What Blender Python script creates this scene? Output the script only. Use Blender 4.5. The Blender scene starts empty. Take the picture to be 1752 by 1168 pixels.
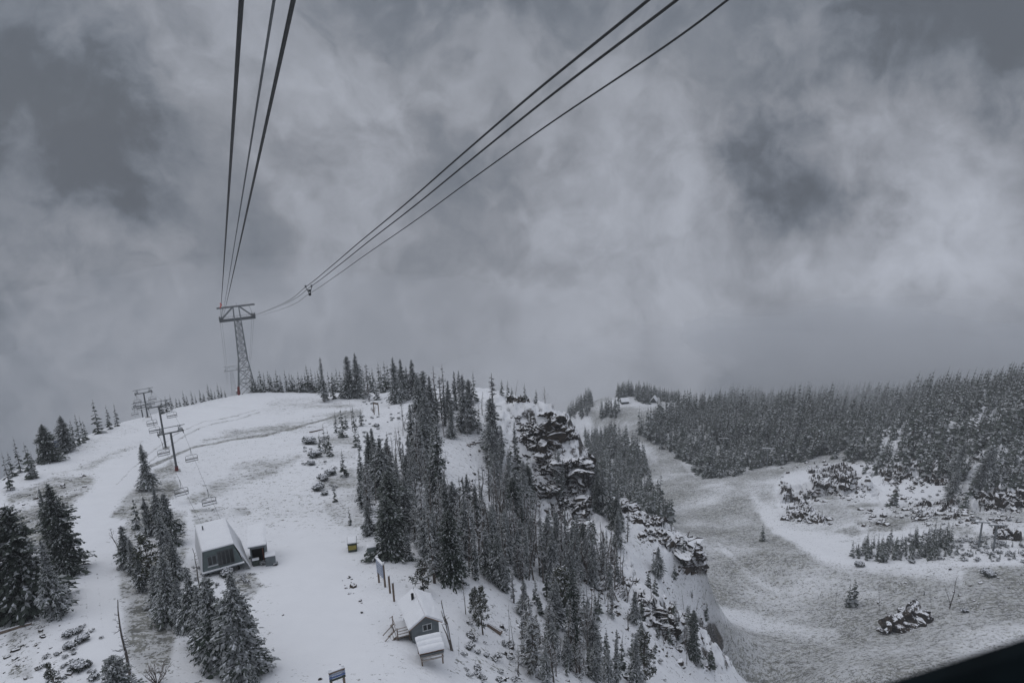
import bpy, bmesh, math, random
import numpy as np
from mathutils import Vector, Matrix

R = math.radians
sc = bpy.context.scene
COL = sc.collection

# ------------------------------------------------------------------ camera
FPX, IW, IH = 1300.0, 1752.0, 1168.0
PITCH, ROLL = R(16.0), R(2.0)
CAM = np.array([0.0, 0.0, 320.0])
_r0 = np.array([1.0, 0, 0]); _u0 = np.array([0, math.sin(PITCH), math.cos(PITCH)])
FWD = np.array([0, math.cos(PITCH), -math.sin(PITCH)])
RGT = math.cos(ROLL) * _r0 - math.sin(ROLL) * _u0
UPV = math.sin(ROLL) * _r0 + math.cos(ROLL) * _u0
cd = bpy.data.cameras.new("camera")
cam = bpy.data.objects.new("camera", cd); COL.objects.link(cam)
M = Matrix(((RGT[0], UPV[0], -FWD[0], CAM[0]), (RGT[1], UPV[1], -FWD[1], CAM[1]), (RGT[2], UPV[2], -FWD[2], CAM[2]), (0, 0, 0, 1)))
cam.matrix_world = M
cd.sensor_width = 36.0
cd.lens = FPX / IW * 36.0
cd.clip_start = 0.05; cd.clip_end = 8000
cd.dof.use_dof = True; cd.dof.focus_distance = 170.0; cd.dof.aperture_fstop = 4.5
sc.camera = cam

# ------------------------------------------------------------------ render, exposure
sc.view_settings.view_transform = 'Standard'
sc.view_settings.look = 'None'
sc.view_settings.exposure = 0.06
sc.view_settings.gamma = 1.0
sc.cycles.use_denoising = True
sc.cycles.max_bounces = 4
sc.cycles.diffuse_bounces = 3
sc.cycles.glossy_bounces = 1
sc.cycles.transmission_bounces = 2
sc.cycles.volume_bounces = 1
sc.cycles.transparent_max_bounces = 4
sc.cycles.use_adaptive_sampling = True
sc.cycles.adaptive_threshold = 0.015

# ------------------------------------------------------------------ node helpers
class NT:
    def __init__(s, tree): s.t = tree; s.n = tree.nodes; s.l = tree.links
    def new(s, typ, **kw):
        nd = s.n.new(typ)
        for k, v in kw.items(): setattr(nd, k, v)
        return nd
    def put(s, sock, v):
        if hasattr(v, 'is_output') or isinstance(v, bpy.types.NodeSocket): s.l.new(v, sock)
        elif isinstance(v, (tuple, list)) and len(v) == 3 and sock.type == 'RGBA': sock.default_value = (*v, 1)
        else: sock.default_value = v
    def math(s, op, a, b=0.0, c=None, clamp=False):
        nd = s.new('ShaderNodeMath', operation=op, use_clamp=clamp)
        s.put(nd.inputs[0], a); s.put(nd.inputs[1], b)
        if c is not None: s.put(nd.inputs[2], c)
        return nd.outputs[0]
    def vmath(s, op, a, b=(0, 0, 0), out=0):
        nd = s.new('ShaderNodeVectorMath', operation=op)
        s.put(nd.inputs[0], a)
        if b is not None: s.put(nd.inputs[1], b)
        return nd.outputs[out]
    def noise(s, vec, scale, detail=4, rough=0.55, dist=0.0, lac=2.0):
        nd = s.new('ShaderNodeTexNoise')
        s.l.new(vec, nd.inputs['Vector'])
        nd.inputs['Scale'].default_value = scale; nd.inputs['Detail'].default_value = detail
        nd.inputs['Roughness'].default_value = rough; nd.inputs['Distortion'].default_value = dist
        nd.inputs['Lacunarity'].default_value = lac
        return nd.outputs['Fac']
    def smooth(s, v, lo, hi, a=0.0, b=1.0):
        nd = s.new('ShaderNodeMapRange', interpolation_type='SMOOTHSTEP')
        s.put(nd.inputs[0], v); s.put(nd.inputs[1], lo); s.put(nd.inputs[2], hi)
        s.put(nd.inputs[3], a); s.put(nd.inputs[4], b)
        return nd.outputs[0]
    def mix(s, f, a, b):
        nd = s.new('ShaderNodeMix', data_type='RGBA')
        s.put(nd.inputs[0], f); s.put(nd.inputs[6], a); s.put(nd.inputs[7], b)
        return nd.outputs[2]
    def attr(s, name):
        return s.new('ShaderNodeAttribute', attribute_name=name).outputs['Fac']

def ray(px, py):
    d = FWD * FPX + RGT * (px - IW / 2) + UPV * (IH / 2 - py)
    return d / np.linalg.norm(d)
def proj(P):
    v = np.asarray(P, float) - CAM
    z = v @ FWD
    return IW / 2 + FPX * (v @ RGT) / z, IH / 2 - FPX * (v @ UPV) / z, z

# ------------------------------------------------------------------ world: heavy overcast, broken cloud and valley mist
SUN_EL, SUN_AZ = R(58), R(-60)
w = bpy.data.worlds.new("World"); sc.world = w; w.use_nodes = True
n = NT(w.node_tree); n.n.clear()
out = n.new('ShaderNodeOutputWorld'); bg = n.new('ShaderNodeBackground')
sky = n.new('ShaderNodeTexSky', sky_type='NISHITA'); sky.sun_disc = False
sky.sun_elevation = SUN_EL; sky.sun_rotation = SUN_AZ
dirv = n.new('ShaderNodeTexCoord').outputs['Generated']
sep = n.new('ShaderNodeSeparateXYZ'); n.l.new(dirv, sep.inputs[0]); dz = sep.outputs[2]
def vnz(vec, scale, amt, detail=4):
    nd = n.new('ShaderNodeTexNoise'); n.l.new(vec, nd.inputs['Vector']); nd.inputs['Scale'].default_value = scale; nd.inputs['Detail'].default_value = detail; nd.inputs['Roughness'].default_value = .6
    return n.vmath('MULTIPLY', n.vmath('SUBTRACT', nd.outputs['Color'], (.5, .5, .5)), (amt, amt, amt))
wd = n.vmath('ADD', dirv, vnz(dirv, 3.5, .26))                       # slow roll of the cloud
wr = n.vmath('ADD', wd, vnz(dirv, 9.0, .16, 7))                      # torn edges
big = n.noise(wd, 2.6, 3, 0.5)
mid_ = n.noise(wd, 6.0, 8, 0.58)
fine = n.noise(wr, 13.0, 7, 0.6)
wb = n.vmath('ADD', n.vmath('ADD', dirv, vnz(dirv, 4.5, .10)), vnz(dirv, 11.0, .19, 8))
def blob(px, py, rad, v=None, power=1.0):
    d = ray(px, py)
    dist_ = n.vmath('DISTANCE', v or wb, tuple(float(x) for x in d), out=1)
    return n.smooth(dist_, rad, 0.0)
calm = n.smooth(dz, -.36, -.12, .7, 1.0)
bright = n.math('ADD', 0.209, n.math('MULTIPLY', n.math('SUBTRACT', n.smooth(big, 0.36, 0.64), .5), 0.05))
bright = n.math('ADD', bright, n.math('MULTIPLY', n.math('MULTIPLY', n.math('SUBTRACT', n.smooth(mid_, .38, .62), 0.5), calm), 0.14))
bright = n.math('ADD', bright, n.math('MULTIPLY', n.math('MULTIPLY', n.math('SUBTRACT', fine, 0.5), calm), 0.17))
# thick bright masses and darker air between them
for (px, py, rad, amt) in [(1020, 450, .46, .085), (1600, 400, .25, .12), (1540, 160, .15, .115), (1620, 260, .15, .075), (1480, 430, .2, .05), (560, 150, .26, .055), (270, 70, .18, .05), (250, 480, .42, .045), (62, 245, .055, .10), (1180, 500, .34, .05), (1150, 130, .22, .03), (700, 480, .35, .035), (1660, 480, .24, .065),
                           (1752, 40, .30, -.13), (1500, -40, .24, -.10), (1760, 190, .16, -.06), (-20, 220, .27, -.11), (150, 285, .15, -.11), (10, 20, .26, -.105), (110, 200, .10, -.05), (1300, 305, .105, -.14), (1445, 335, .10, -.17), (1370, 320, .12, -.05), (1230, 255, .085, -.06), (1480, 320, .06, -.05), (985, 215, .07, -.08), (1730, 290, .11, -.10), (1385, 145, .065, -.05), (790, 300, .08, -.045), (570, 395, .08, -.035), (850, 570, .07, -.03),
                           (1640, 690, .20, -.13), (1752, 670, .18, -.08), (1340, 700, .17, -.08), (900, -20, .26, -.055), (430, 60, .09, -.04), (700, 330, .08, -.03), (60, 640, .28, -.03), (0, 720, .2, -.05)]:
    bright = n.math('ADD', bright, n.math('MULTIPLY', blob(px, py, rad), amt))
# thicker bright cloud overhead, as under any overcast
over = n.smooth(dz, 0.16, 0.85)
bright = n.math('ADD', n.math('SMOOTH_MAX', n.math('ADD', bright, n.math('MULTIPLY', n.math('SUBTRACT', n.noise(wr, 22.0, 5, .6), .5), .07)), 0.062, .05), n.math('MULTIPLY', over, 0.405))
tint = n.mix(n.smooth(bright, 0.06, 0.26), (0.83, 0.98, 1.21), (0.93, 0.985, 1.12))
cl = n.vmath('SCALE', tint, None); cl.node.inputs['Scale'].default_value = 1.0
n.l.new(n.math('MULTIPLY', bright, 10.0), cl.node.inputs['Scale'])
n.l.new(n.mix(0.985, sky.outputs[0], cl), bg.inputs[0])
bg.inputs[1].default_value = 0.1
n.l.new(bg.outputs[0], out.inputs[0])

# ------------------------------------------------------------------ sun, spread by the overcast
sl = bpy.data.lights.new("sun", 'SUN'); sl.energy = 0.5; sl.angle = R(60); sl.color = (1, 0.97, 0.93)
so = bpy.data.objects.new("sun", sl); COL.objects.link(so)
so.location = (0, 0, 500)
sd = Vector((math.sin(SUN_AZ) * math.cos(SUN_EL), math.cos(SUN_AZ) * math.cos(SUN_EL), math.sin(SUN_EL)))
so.rotation_euler = sd.to_track_quat('Z', 'Y').to_euler()

# ------------------------------------------------------------------ numpy noise
def _h(ix, iy, s=0):
    h = (ix.astype(np.int64) * 374761393 + iy.astype(np.int64) * 668265263 + s * 982451653) & 0xffffffff
    h = ((h ^ (h >> 13)) * 1274126177) & 0xffffffff
    h = ((h ^ (h >> 16)) * 2246822519) & 0xffffffff
    return ((h ^ (h >> 15)) & 0xffffff) / float(0xffffff)
def vnoise(x, y, s=0):
    ix, iy = np.floor(x), np.floor(y); fx, fy = x - ix, y - iy
    fx = fx * fx * fx * (fx * (fx * 6 - 15) + 10); fy = fy * fy * fy * (fy * (fy * 6 - 15) + 10)
    a, b, c, d = _h(ix, iy, s), _h(ix + 1, iy, s), _h(ix, iy + 1, s), _h(ix + 1, iy + 1, s)
    return (a + (b - a) * fx + (c - a) * fy + (a - b - c + d) * fx * fy) * 2 - 1
def fbm(x, y, o=5, s=0, g=0.5):
    t = 0; a = 1
    for i in range(o):
        t = t + a * vnoise(x, y, s + i); x, y = x * 2.03 + 7.1, y * 2.03 - 3.7; a *= g
    return t
def cells(x, y, s=0):
    """Worley cells: (random of the nearest cell, distance to it, second distance)"""
    ix, iy = np.floor(x), np.floor(y)
    d1 = np.full(x.shape, 9.0); d2 = np.full(x.shape, 9.0); v = np.zeros(x.shape); gx = np.zeros(x.shape); gy = np.zeros(x.shape)
    for dx in (-1, 0, 1):
        for dy in (-1, 0, 1):
            cx, cy = ix + dx, iy + dy
            qx = cx + _h(cx, cy, s + 11); qy = cy + _h(cx, cy, s + 23)
            d = np.hypot(qx - x, qy - y)
            nr = d < d1
            d2 = np.where(nr, d1, np.minimum(d2, d)); v = np.where(nr, _h(cx, cy, s + 37), v)
            gx = np.where(nr, x - qx, gx); gy = np.where(nr, y - qy, gy)
            d1 = np.where(nr, d, d1)
    return v, d1, d2, gx, gy

# ------------------------------------------------------------------ terrain heights: survey points, thin-plate surface
SURV = []
def P3(px, py, sl): return CAM + ray(px, py) * sl
RIDGE_TOP = [(60, 900, 0), (200, 900, 0), (100, 1000, 0), (40, 1080, 0), (100, 1150, 0), (300, 1100, 0), (450, 1160, 0), (577, 1160, 0), (420, 1000, 0), (372, 970, 0), (600, 1100, 0), (600, 1000, 0),
             (600, 900, 0), (600, 800, 0), (500, 760, 0), (400, 800, 0), (302, 805, 0), (480, 860, 0), (200, 800, 0), (90, 840, 0), (300, 900, 0), (700, 1100, 0), (700, 1000, 0), (715, 1165, 0),
             (600, 720, 0), (700, 690, 0), (640, 690, 0), (480, 700, 0), (400, 720, 0), (420, 690, 0), (540, 690, 0), (283, 765, 0), (253, 725, 0), (200, 750, 0), (100, 800, 0), (20, 850, 0), (150, 780, 0), (690, 800, 0), (690, 900, 0), (760, 720, 0)]
for px, py, slant in RIDGE_TOP:
    if not slant:
        d = ray(px, py); k = 0.225          # gently falling ridge: drop = 53 + .225 (y - 66)
        slant = (53 - k * 66) / (-d[2] - k * d[1])
    SURV.append(P3(px, py, slant))
MORE = [
        # right flank of the ridge
        (760, 1000, 107), (760, 900, 137), (760, 800, 180), (840, 770, 219), (850, 700, 240), (900, 690, 236), (950, 697, 235), (960, 704, 236), (975, 715, 232), (988, 738, 227), (997, 762, 224), (1002, 800, 222), (1006, 842, 219), (1027, 868, 238), (1027, 864, 264), (1032, 860, 300), (1042, 852, 380), (1024, 890, 216), (1035, 880, 224),
        (930, 760, 231), (905, 820, 221), (960, 860, 221), (1000, 890, 217), (900, 900, 162), (900, 1000, 125), (850, 1080, 103), (800, 1160, 88), (900, 1160, 97),
        (960, 940, 172), (1000, 960, 172), (1000, 1060, 137), (1010, 1160, 110), (1100, 1160, 127), (1060, 845, 224), (1110, 880, 226), (1160, 925, 226), (1210, 972, 224), (1100, 960, 202),
        (1050, 920, 200), (1222, 1150, 222), (1228, 1115, 238), (1240, 1085, 240), (1228, 1035, 250), (1120, 1010, 187), (1190, 1085, 172), (1192, 1150, 166), (1060, 1010, 165), (1130, 1080, 158),
        # bowl and valley
        (1300, 1100, 262), (1240, 1060, 272), (1255, 1150, 245), (1455, 1035, 292), (1555, 1075, 272), (1700, 1000, 305), (1740, 1070, 270), (1750, 900, 355), (1600, 850, 415), (1500, 800, 485), (1700, 760, 490), (1740, 705, 560), (1400, 780, 530),
        (1300, 815, 480), (1200, 800, 545), (1150, 760, 615), (1120, 715, 730), (1070, 690, 810), (1000, 700, 830), (1230, 960, 330), (1150, 900, 375), (1160, 850, 455), (1250, 900, 385), (1350, 950, 330),
        (1250, 850, 440), (1400, 870, 400), (1450, 950, 335), (1550, 950, 335), (1100, 800, 555), (1130, 880, 430), (1040, 760, 640), (1060, 830, 520), (1250, 740, 640), (1350, 710, 700), (1500, 730, 640), (1620, 715, 590), (1200, 714, 745), (1300, 708, 750), (1420, 712, 700),
        (1600, 1160, 232), (1400, 1160, 238)]
for px, py, slant in MORE: SURV.append(P3(px, py, slant))
SKY_L0 = [(-60, 850, 196), (0, 822, 209), (100, 768, 245), (200, 726, 283), (300, 699, 312), (380, 680, 337), (440, 671, 346), (550, 672, 330), (630, 669, 324), (700, 667, 320), (770, 667, 300), (840, 666, 266)]
SKY_L = [tuple(np.interp(u, np.arange(len(SKY_L0)), [p[k] for p in SKY_L0]) for k in range(3)) for u in np.arange(0, len(SKY_L0) - .9, .34)]
for px, py, slant in SKY_L:
    SURV.append(P3(px, py, slant))
    steep = 1.25 if px < 320 else 1.0
    for ds, dr in ((35, 3), (90, 24), (200, 85), (400, 190), (800, 360)):
        q = P3(px, py, slant + ds); q[2] -= dr * steep; SURV.append(q)
SKY_R = [(1010, 690, 860), (1070, 678, 880), (1200, 690, 880), (1350, 692, 850), (1500, 690, 830), (1620, 682, 800), (1752, 668, 760), (1900, 655, 700)]
for px, py, slant in SKY_R:
    SURV.append(P3(px, py, slant))
    for ds, dr in ((140, 25), (420, 120), (1000, 330)):
        q = P3(px, py, slant + ds); q[2] -= dr; SURV.append(q)
for az, hor, drop in [(-90, 60, 70), (-90, 200, 170), (-70, 120, 95), (-65, 260, 210), (-60, 500, 330), (-100, 20, 45), (0, 10, 42), (0, 50, 49.5), (40, 40, 58), (60, 60, 75), (70, 130, 125), (90, 60, 80), (90, 200, 150), (60, 230, 155), (55, 380, 180), (80, 400, 180), (60, 700, 230), (90, 900, 240), (60, 1500, 330), (100, 30, 55), (-30, 40, 48), (-95, 900, 420), (95, 1800, 380)]:
    a = R(az); SURV.append(CAM + np.array([hor * math.sin(a), hor * math.cos(a), -drop]))
SURV = np.array(SURV)
_sx = SURV[:, :2] / 200.0
def _phi(r2): return np.where(r2 > 0, 0.5 * r2 * np.log(r2 + 1e-12), 0.0)
_n = len(_sx)
_A = np.zeros((_n + 3, _n + 3))
_d = ((_sx[:, None] - _sx[None]) ** 2).sum(-1)
_A[:_n, :_n] = _phi(_d) + np.eye(_n) * 0.0002
_A[:_n, _n:] = np.c_[np.ones(_n), _sx]; _A[_n:, :_n] = _A[:_n, _n:].T
_w = np.linalg.solve(_A, np.r_[SURV[:, 2], 0, 0, 0])
def tps(x, y):
    q = np.stack([np.ravel(x), np.ravel(y)], -1) / 200.0
    o = np.empty(len(q))
    for i in range(0, len(q), 20000):
        b = q[i:i + 20000]
        o[i:i + 20000] = _phi(((b[:, None] - _sx[None]) ** 2).sum(-1)) @ _w[:_n] + _w[_n] + b @ _w[_n + 1:]
    return o.reshape(np.shape(x))

def inpoly(px, py, poly):
    px, py = np.asarray(px, float), np.asarray(py, float)
    r = np.zeros(px.shape, bool); m = len(poly)
    for i in range(m):
        x1, y1 = poly[i]; x2, y2 = poly[(i + 1) % m]
        c = (y1 > py) != (y2 > py)
        with np.errstate(divide='ignore', invalid='ignore'):
            r ^= c & (px < (x2 - x1) * (py - y1) / (y2 - y1 + 1e-12) + x1)
    return r
def polydist(px, py, poly, closed=True):
    """distance to the outline"""
    best = np.full(np.shape(px), 1e9); m = len(poly)
    for i in range(m if closed else m - 1):
        x1, y1 = poly[i]; x2, y2 = poly[(i + 1) % m]
        t = np.clip(((px - x1) * (x2 - x1) + (py - y1) * (y2 - y1)) / ((x2 - x1) ** 2 + (y2 - y1) ** 2 + 1e-9), 0, 1)
        best = np.minimum(best, np.hypot(px - x1 - t * (x2 - x1), py - y1 - t * (y2 - y1)))
    return best

# polar survey grid: rows by distance, columns by bearing
NA, NR = 940, 860
_az = np.concatenate([np.linspace(-100, -42, 60, endpoint=False), np.linspace(-42, 42, NA - 120), np.linspace(42, 100, 61)[1:]])
AZ = np.radians(_az); NA = len(AZ)
RAD = np.concatenate([np.linspace(6, 62, 20, endpoint=False), np.exp(np.linspace(math.log(62), math.log(900), NR - 60)), np.linspace(900, 1380, 31)[1:]]); NR = len(RAD)
GA, GR = np.meshgrid(AZ, RAD)
GX, GY = GR * np.sin(GA), GR * np.cos(GA)
_ca, _cr = np.linspace(AZ[0], AZ[-1], 330), np.exp(np.linspace(math.log(6), math.log(1400), 330))
_CZ = tps(_cr[:, None] * np.sin(_ca)[None], _cr[:, None] * np.cos(_ca)[None])
def _bil(Z, ra, rr, az, r):
    i = np.clip(np.searchsorted(rr, r) - 1, 0, len(rr) - 2); j = np.clip(np.searchsorted(ra, az) - 1, 0, len(ra) - 2)
    u = np.clip((r - rr[i]) / (rr[i + 1] - rr[i]), 0, 1); v = np.clip((az - ra[j]) / (ra[j + 1] - ra[j]), 0, 1)
    return (Z[i, j] * (1 - v) + Z[i, j + 1] * v) * (1 - u) + (Z[i + 1, j] * (1 - v) + Z[i + 1, j + 1] * v) * u
GZ = _bil(_CZ, _ca, _cr, GA, GR)
_pp = np.stack([GX, GY, GZ], -1)
_v = _pp - CAM; _zz = np.maximum(_v @ FWD, 1.0)
PX, PY = IW / 2 + FPX * (_v @ RGT) / _zz, IH / 2 - FPX * (_v @ UPV) / _zz
SL = np.sqrt((_v ** 2).sum(-1))
def zone(poly, s0, s1, soft):
    m = inpoly(PX, PY, poly) & (SL > s0) & (SL < s1)
    d = np.zeros(PX.shape)
    if m.any(): d[m] = np.clip(polydist(PX[m], PY[m], poly) / soft, 0, 1)
    return d
rock = np.zeros(PX.shape)
Z_CLIFF = zone([(830, 650), (905, 658), (975, 662), (1030, 740), (1050, 840), (1040, 930), (1010, 940), (975, 925), (915, 880), (872, 800), (835, 740)], 150, 330, 26)
Z_RIB = zone([(1045, 825), (1100, 855), (1180, 905), (1240, 985), (1180, 980), (1130, 940), (1085, 905), (1050, 870)], 170, 262, 14)
Z_LOW = zone([(950, 860), (1030, 880), (1090, 940), (1140, 1050), (1080, 1080), (1050, 1010), (985, 960)], 140, 250, 22)
Z_EDGE = zone([(1060, 1000), (1130, 1030), (1225, 1070), (1270, 1150), (1200, 1160), (1120, 1090)], 130, 240, 14)
Z_HILL = np.maximum.reduce([zone([(1340, 800), (1420, 785), (1560, 790), (1660, 800), (1640, 850), (1540, 870), (1420, 850), (1330, 880), (1320, 830)], 300, 620, 16) * .8,
                            zone([(1640, 790), (1760, 740), (1900, 760), (1900, 900), (1752, 880), (1660, 880)], 300, 620, 20),
                            zone([(1480, 730), (1700, 660), (1800, 670), (1800, 760), (1650, 790), (1500, 790)], 400, 760, 25) * .5])
Z_CREST = zone([(610, 655), (840, 655), (850, 700), (640, 690)], 230, 380, 12) * .35
def blocks(x, y, amp, scale, seed):
    wx, wy = x + 1.6 * scale * .25 * fbm(x / scale, y / scale, 3, seed + 50), y + 1.6 * scale * .25 * fbm(x / scale, y / scale, 3, seed + 70)
    v, d1, d2, gx, gy = cells(wx / scale, wy / scale, seed)
    tilt = (v * 7.3 % 1 - .5) * gx + (v * 13.7 % 1 - .5) * gy
    e = np.clip((d2 - d1) / .22, 0, 1)
    return amp * ((v - .5) * 1.5 + tilt * .9) * (.35 + .65 * e)
dh = 0.3 * fbm(GX / 38, GY / 38, 4, 1) + .18 * fbm(GX / 7, GY / 7, 3, 9) * np.clip(GR / 150, .4, 1.6)
far = np.clip((GR - 350) / 200, 0, 1)
dh = dh + far * (2.2 * fbm(GX / 70, GY / 70, 4, 21))
for Zm, a in ((Z_CLIFF, .45), (Z_RIB, .4), (Z_LOW, .42), (Z_EDGE, .45), (Z_CREST, .4)):
    m = Zm > 0
    if m.any():
        x, y = GX[m], GY[m]
        b = blocks(x, y, 3.8, 9.5, 3) + blocks(x, y, 3.4, 3.8, 13) + blocks(x, y, 2.3, 1.7, 17) + .45 * fbm(x / .9, y / .9, 2, 5)
        dh[m] += Zm[m] * a * b
m = Z_HILL > 0
x, y = GX[m], GY[m]
dh[m] += Z_HILL[m] * (blocks(x, y, 6.5, 14, 31) + blocks(x, y, 5.5, 5.5, 33) + blocks(x, y, 3.0, 2.6, 35)) * np.clip(.5 + 1.6 * fbm(x / 30, y / 30, 3, 77), 0, 1.15)
GZ = GZ + dh
rock = np.maximum.reduce([Z_CLIFF, Z_RIB, Z_LOW, Z_EDGE * .8, Z_HILL * .9, Z_CREST])
def cells3(p, s=0):
    ip = np.floor(p); d1 = np.full(len(p), 9.0); d2 = np.full(len(p), 9.0); v = np.zeros(len(p)); g = np.zeros(p.shape)
    for dx in (-1, 0, 1):
        for dy in (-1, 0, 1):
            for dz_ in (-1, 0, 1):
                c = ip + (dx, dy, dz_); h = [_h(c[:, 0] + 57 * c[:, 2], c[:, 1] - 131 * c[:, 2], s + k) for k in (1, 2, 3, 4)]
                q = c + np.stack(h[:3], -1); d = np.linalg.norm(q - p, axis=1); nr = d < d1
                d2 = np.where(nr, d1, np.minimum(d2, d)); v = np.where(nr, h[3], v); g = np.where(nr[:, None], p - q, g); d1 = np.where(nr, d, d1)
    return v, d1, d2, g
def ground(x, y):
    x, y = np.asarray(x, float), np.asarray(y, float)
    return _bil(GZ, AZ, RAD, np.arctan2(x, y), np.hypot(x, y))
_T = np.concatenate([np.arange(30, 400, .5), np.arange(400, 1300, 1.5)])
def hit(px, py, default=None):
    """where the line of sight through this pixel of the photograph meets the ground"""
    p = CAM + ray(px, py) * _T[:, None]
    g = ground(p[:, 0], p[:, 1])
    b = np.nonzero(p[:, 2] < g)[0]
    if not len(b):
        k = int(np.argmin((p[:, 2] - g) / _T))       # just over a skyline: the crest there
        return np.array([p[k, 0], p[k, 1], g[k]])
    k = max(b[0], 1)
    a, c = p[k - 1, 2] - g[k - 1], p[k, 2] - g[k]
    q = p[k - 1] + (p[k] - p[k - 1]) * (a / (a - c + 1e-9))
    return np.array([q[0], q[1], float(ground(q[0], q[1]))])
# ------------------------------------------------------------------ object helpers
def prop(o, label=None, cat=None, group=None, kind=None):
    if label: o['label'] = label
    if cat: o['category'] = cat
    if group: o['group'] = group
    if kind: o['kind'] = kind
    return o
def link(name, me, parent=None, loc=None, rz=None):
    o = bpy.data.objects.new(name, me); COL.objects.link(o)
    if parent: o.parent = parent
    if loc is not None: o.location = tuple(float(v) for v in loc)
    if rz is not None: o.rotation_euler = (0, 0, rz)
    return o
def empty(name, loc, rz=0.0):
    o = link(name, None, None, loc, rz); o.empty_display_size = .5
    return o
def mesh_np(name, co, quads, mats, midx=None, smooth=False):
    me = bpy.data.meshes.new(name)
    co = np.asarray(co, np.float32).reshape(-1, 3); q = np.asarray(quads, np.int32)
    k = q.shape[1]
    me.vertices.add(len(co)); me.vertices.foreach_set('co', co.ravel())
    me.loops.add(q.size); me.loops.foreach_set('vertex_index', q.ravel())
    me.polygons.add(len(q)); me.polygons.foreach_set('loop_start', np.arange(0, q.size, k, dtype=np.int32))
    if midx is not None: me.polygons.foreach_set('material_index', np.asarray(midx, np.int32))
    me.polygons.foreach_set('use_smooth', np.full(len(q), smooth))
    for m in mats: me.materials.append(m)
    me.update(calc_edges=True)
    return me
def mat(name):
    m = bpy.data.materials.new(name); m.use_nodes = True
    t = NT(m.node_tree); b = t.n['Principled BSDF']
    return m, t, b
def simple(name, col, rough=.7, var=.25, scale=3.0, metal=0.0, spec=.3):
    """a painted, wooden or metal surface with uneven tone"""
    m, t, b = mat(name)
    o = t.new('ShaderNodeTexCoord').outputs['Object']
    f = t.noise(o, scale, 5, .6)
    f2 = t.noise(o, scale * 7, 3, .6)
    k = t.math('ADD', t.math('MULTIPLY', f, .7), t.math('MULTIPLY', f2, .3))
    lo = tuple(c * (1 - var) for c in col); hi = tuple(min(1, c * (1 + var)) for c in col)
    t.put(b.inputs['Base Color'], t.mix(t.smooth(k, .3, .7), lo, hi))
    b.inputs['Roughness'].default_value = rough; b.inputs['Metallic'].default_value = metal
    b.inputs['Specular IOR Level'].default_value = spec
    return m
SNOW_C = (.80, .815, .845)
def snow_mat():
    m, t, b = mat('snow')
    o = t.new('ShaderNodeNewGeometry').outputs['Position']
    f = t.noise(o, .9, 5, .6)
    t.put(b.inputs['Base Color'], t.mix(f, (.74, .755, .785), (.84, .855, .88)))
    b.inputs['Roughness'].default_value = .75; b.inputs['Specular IOR Level'].default_value = .2
    bump = t.new('ShaderNodeBump'); bump.inputs['Strength'].default_value = .25; bump.inputs['Distance'].default_value = .15
    t.l.new(t.noise(o, 2.5, 5, .6), bump.inputs['Height']); t.l.new(bump.outputs[0], b.inputs['Normal'])
    return m
M_SNOW = snow_mat()

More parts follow.
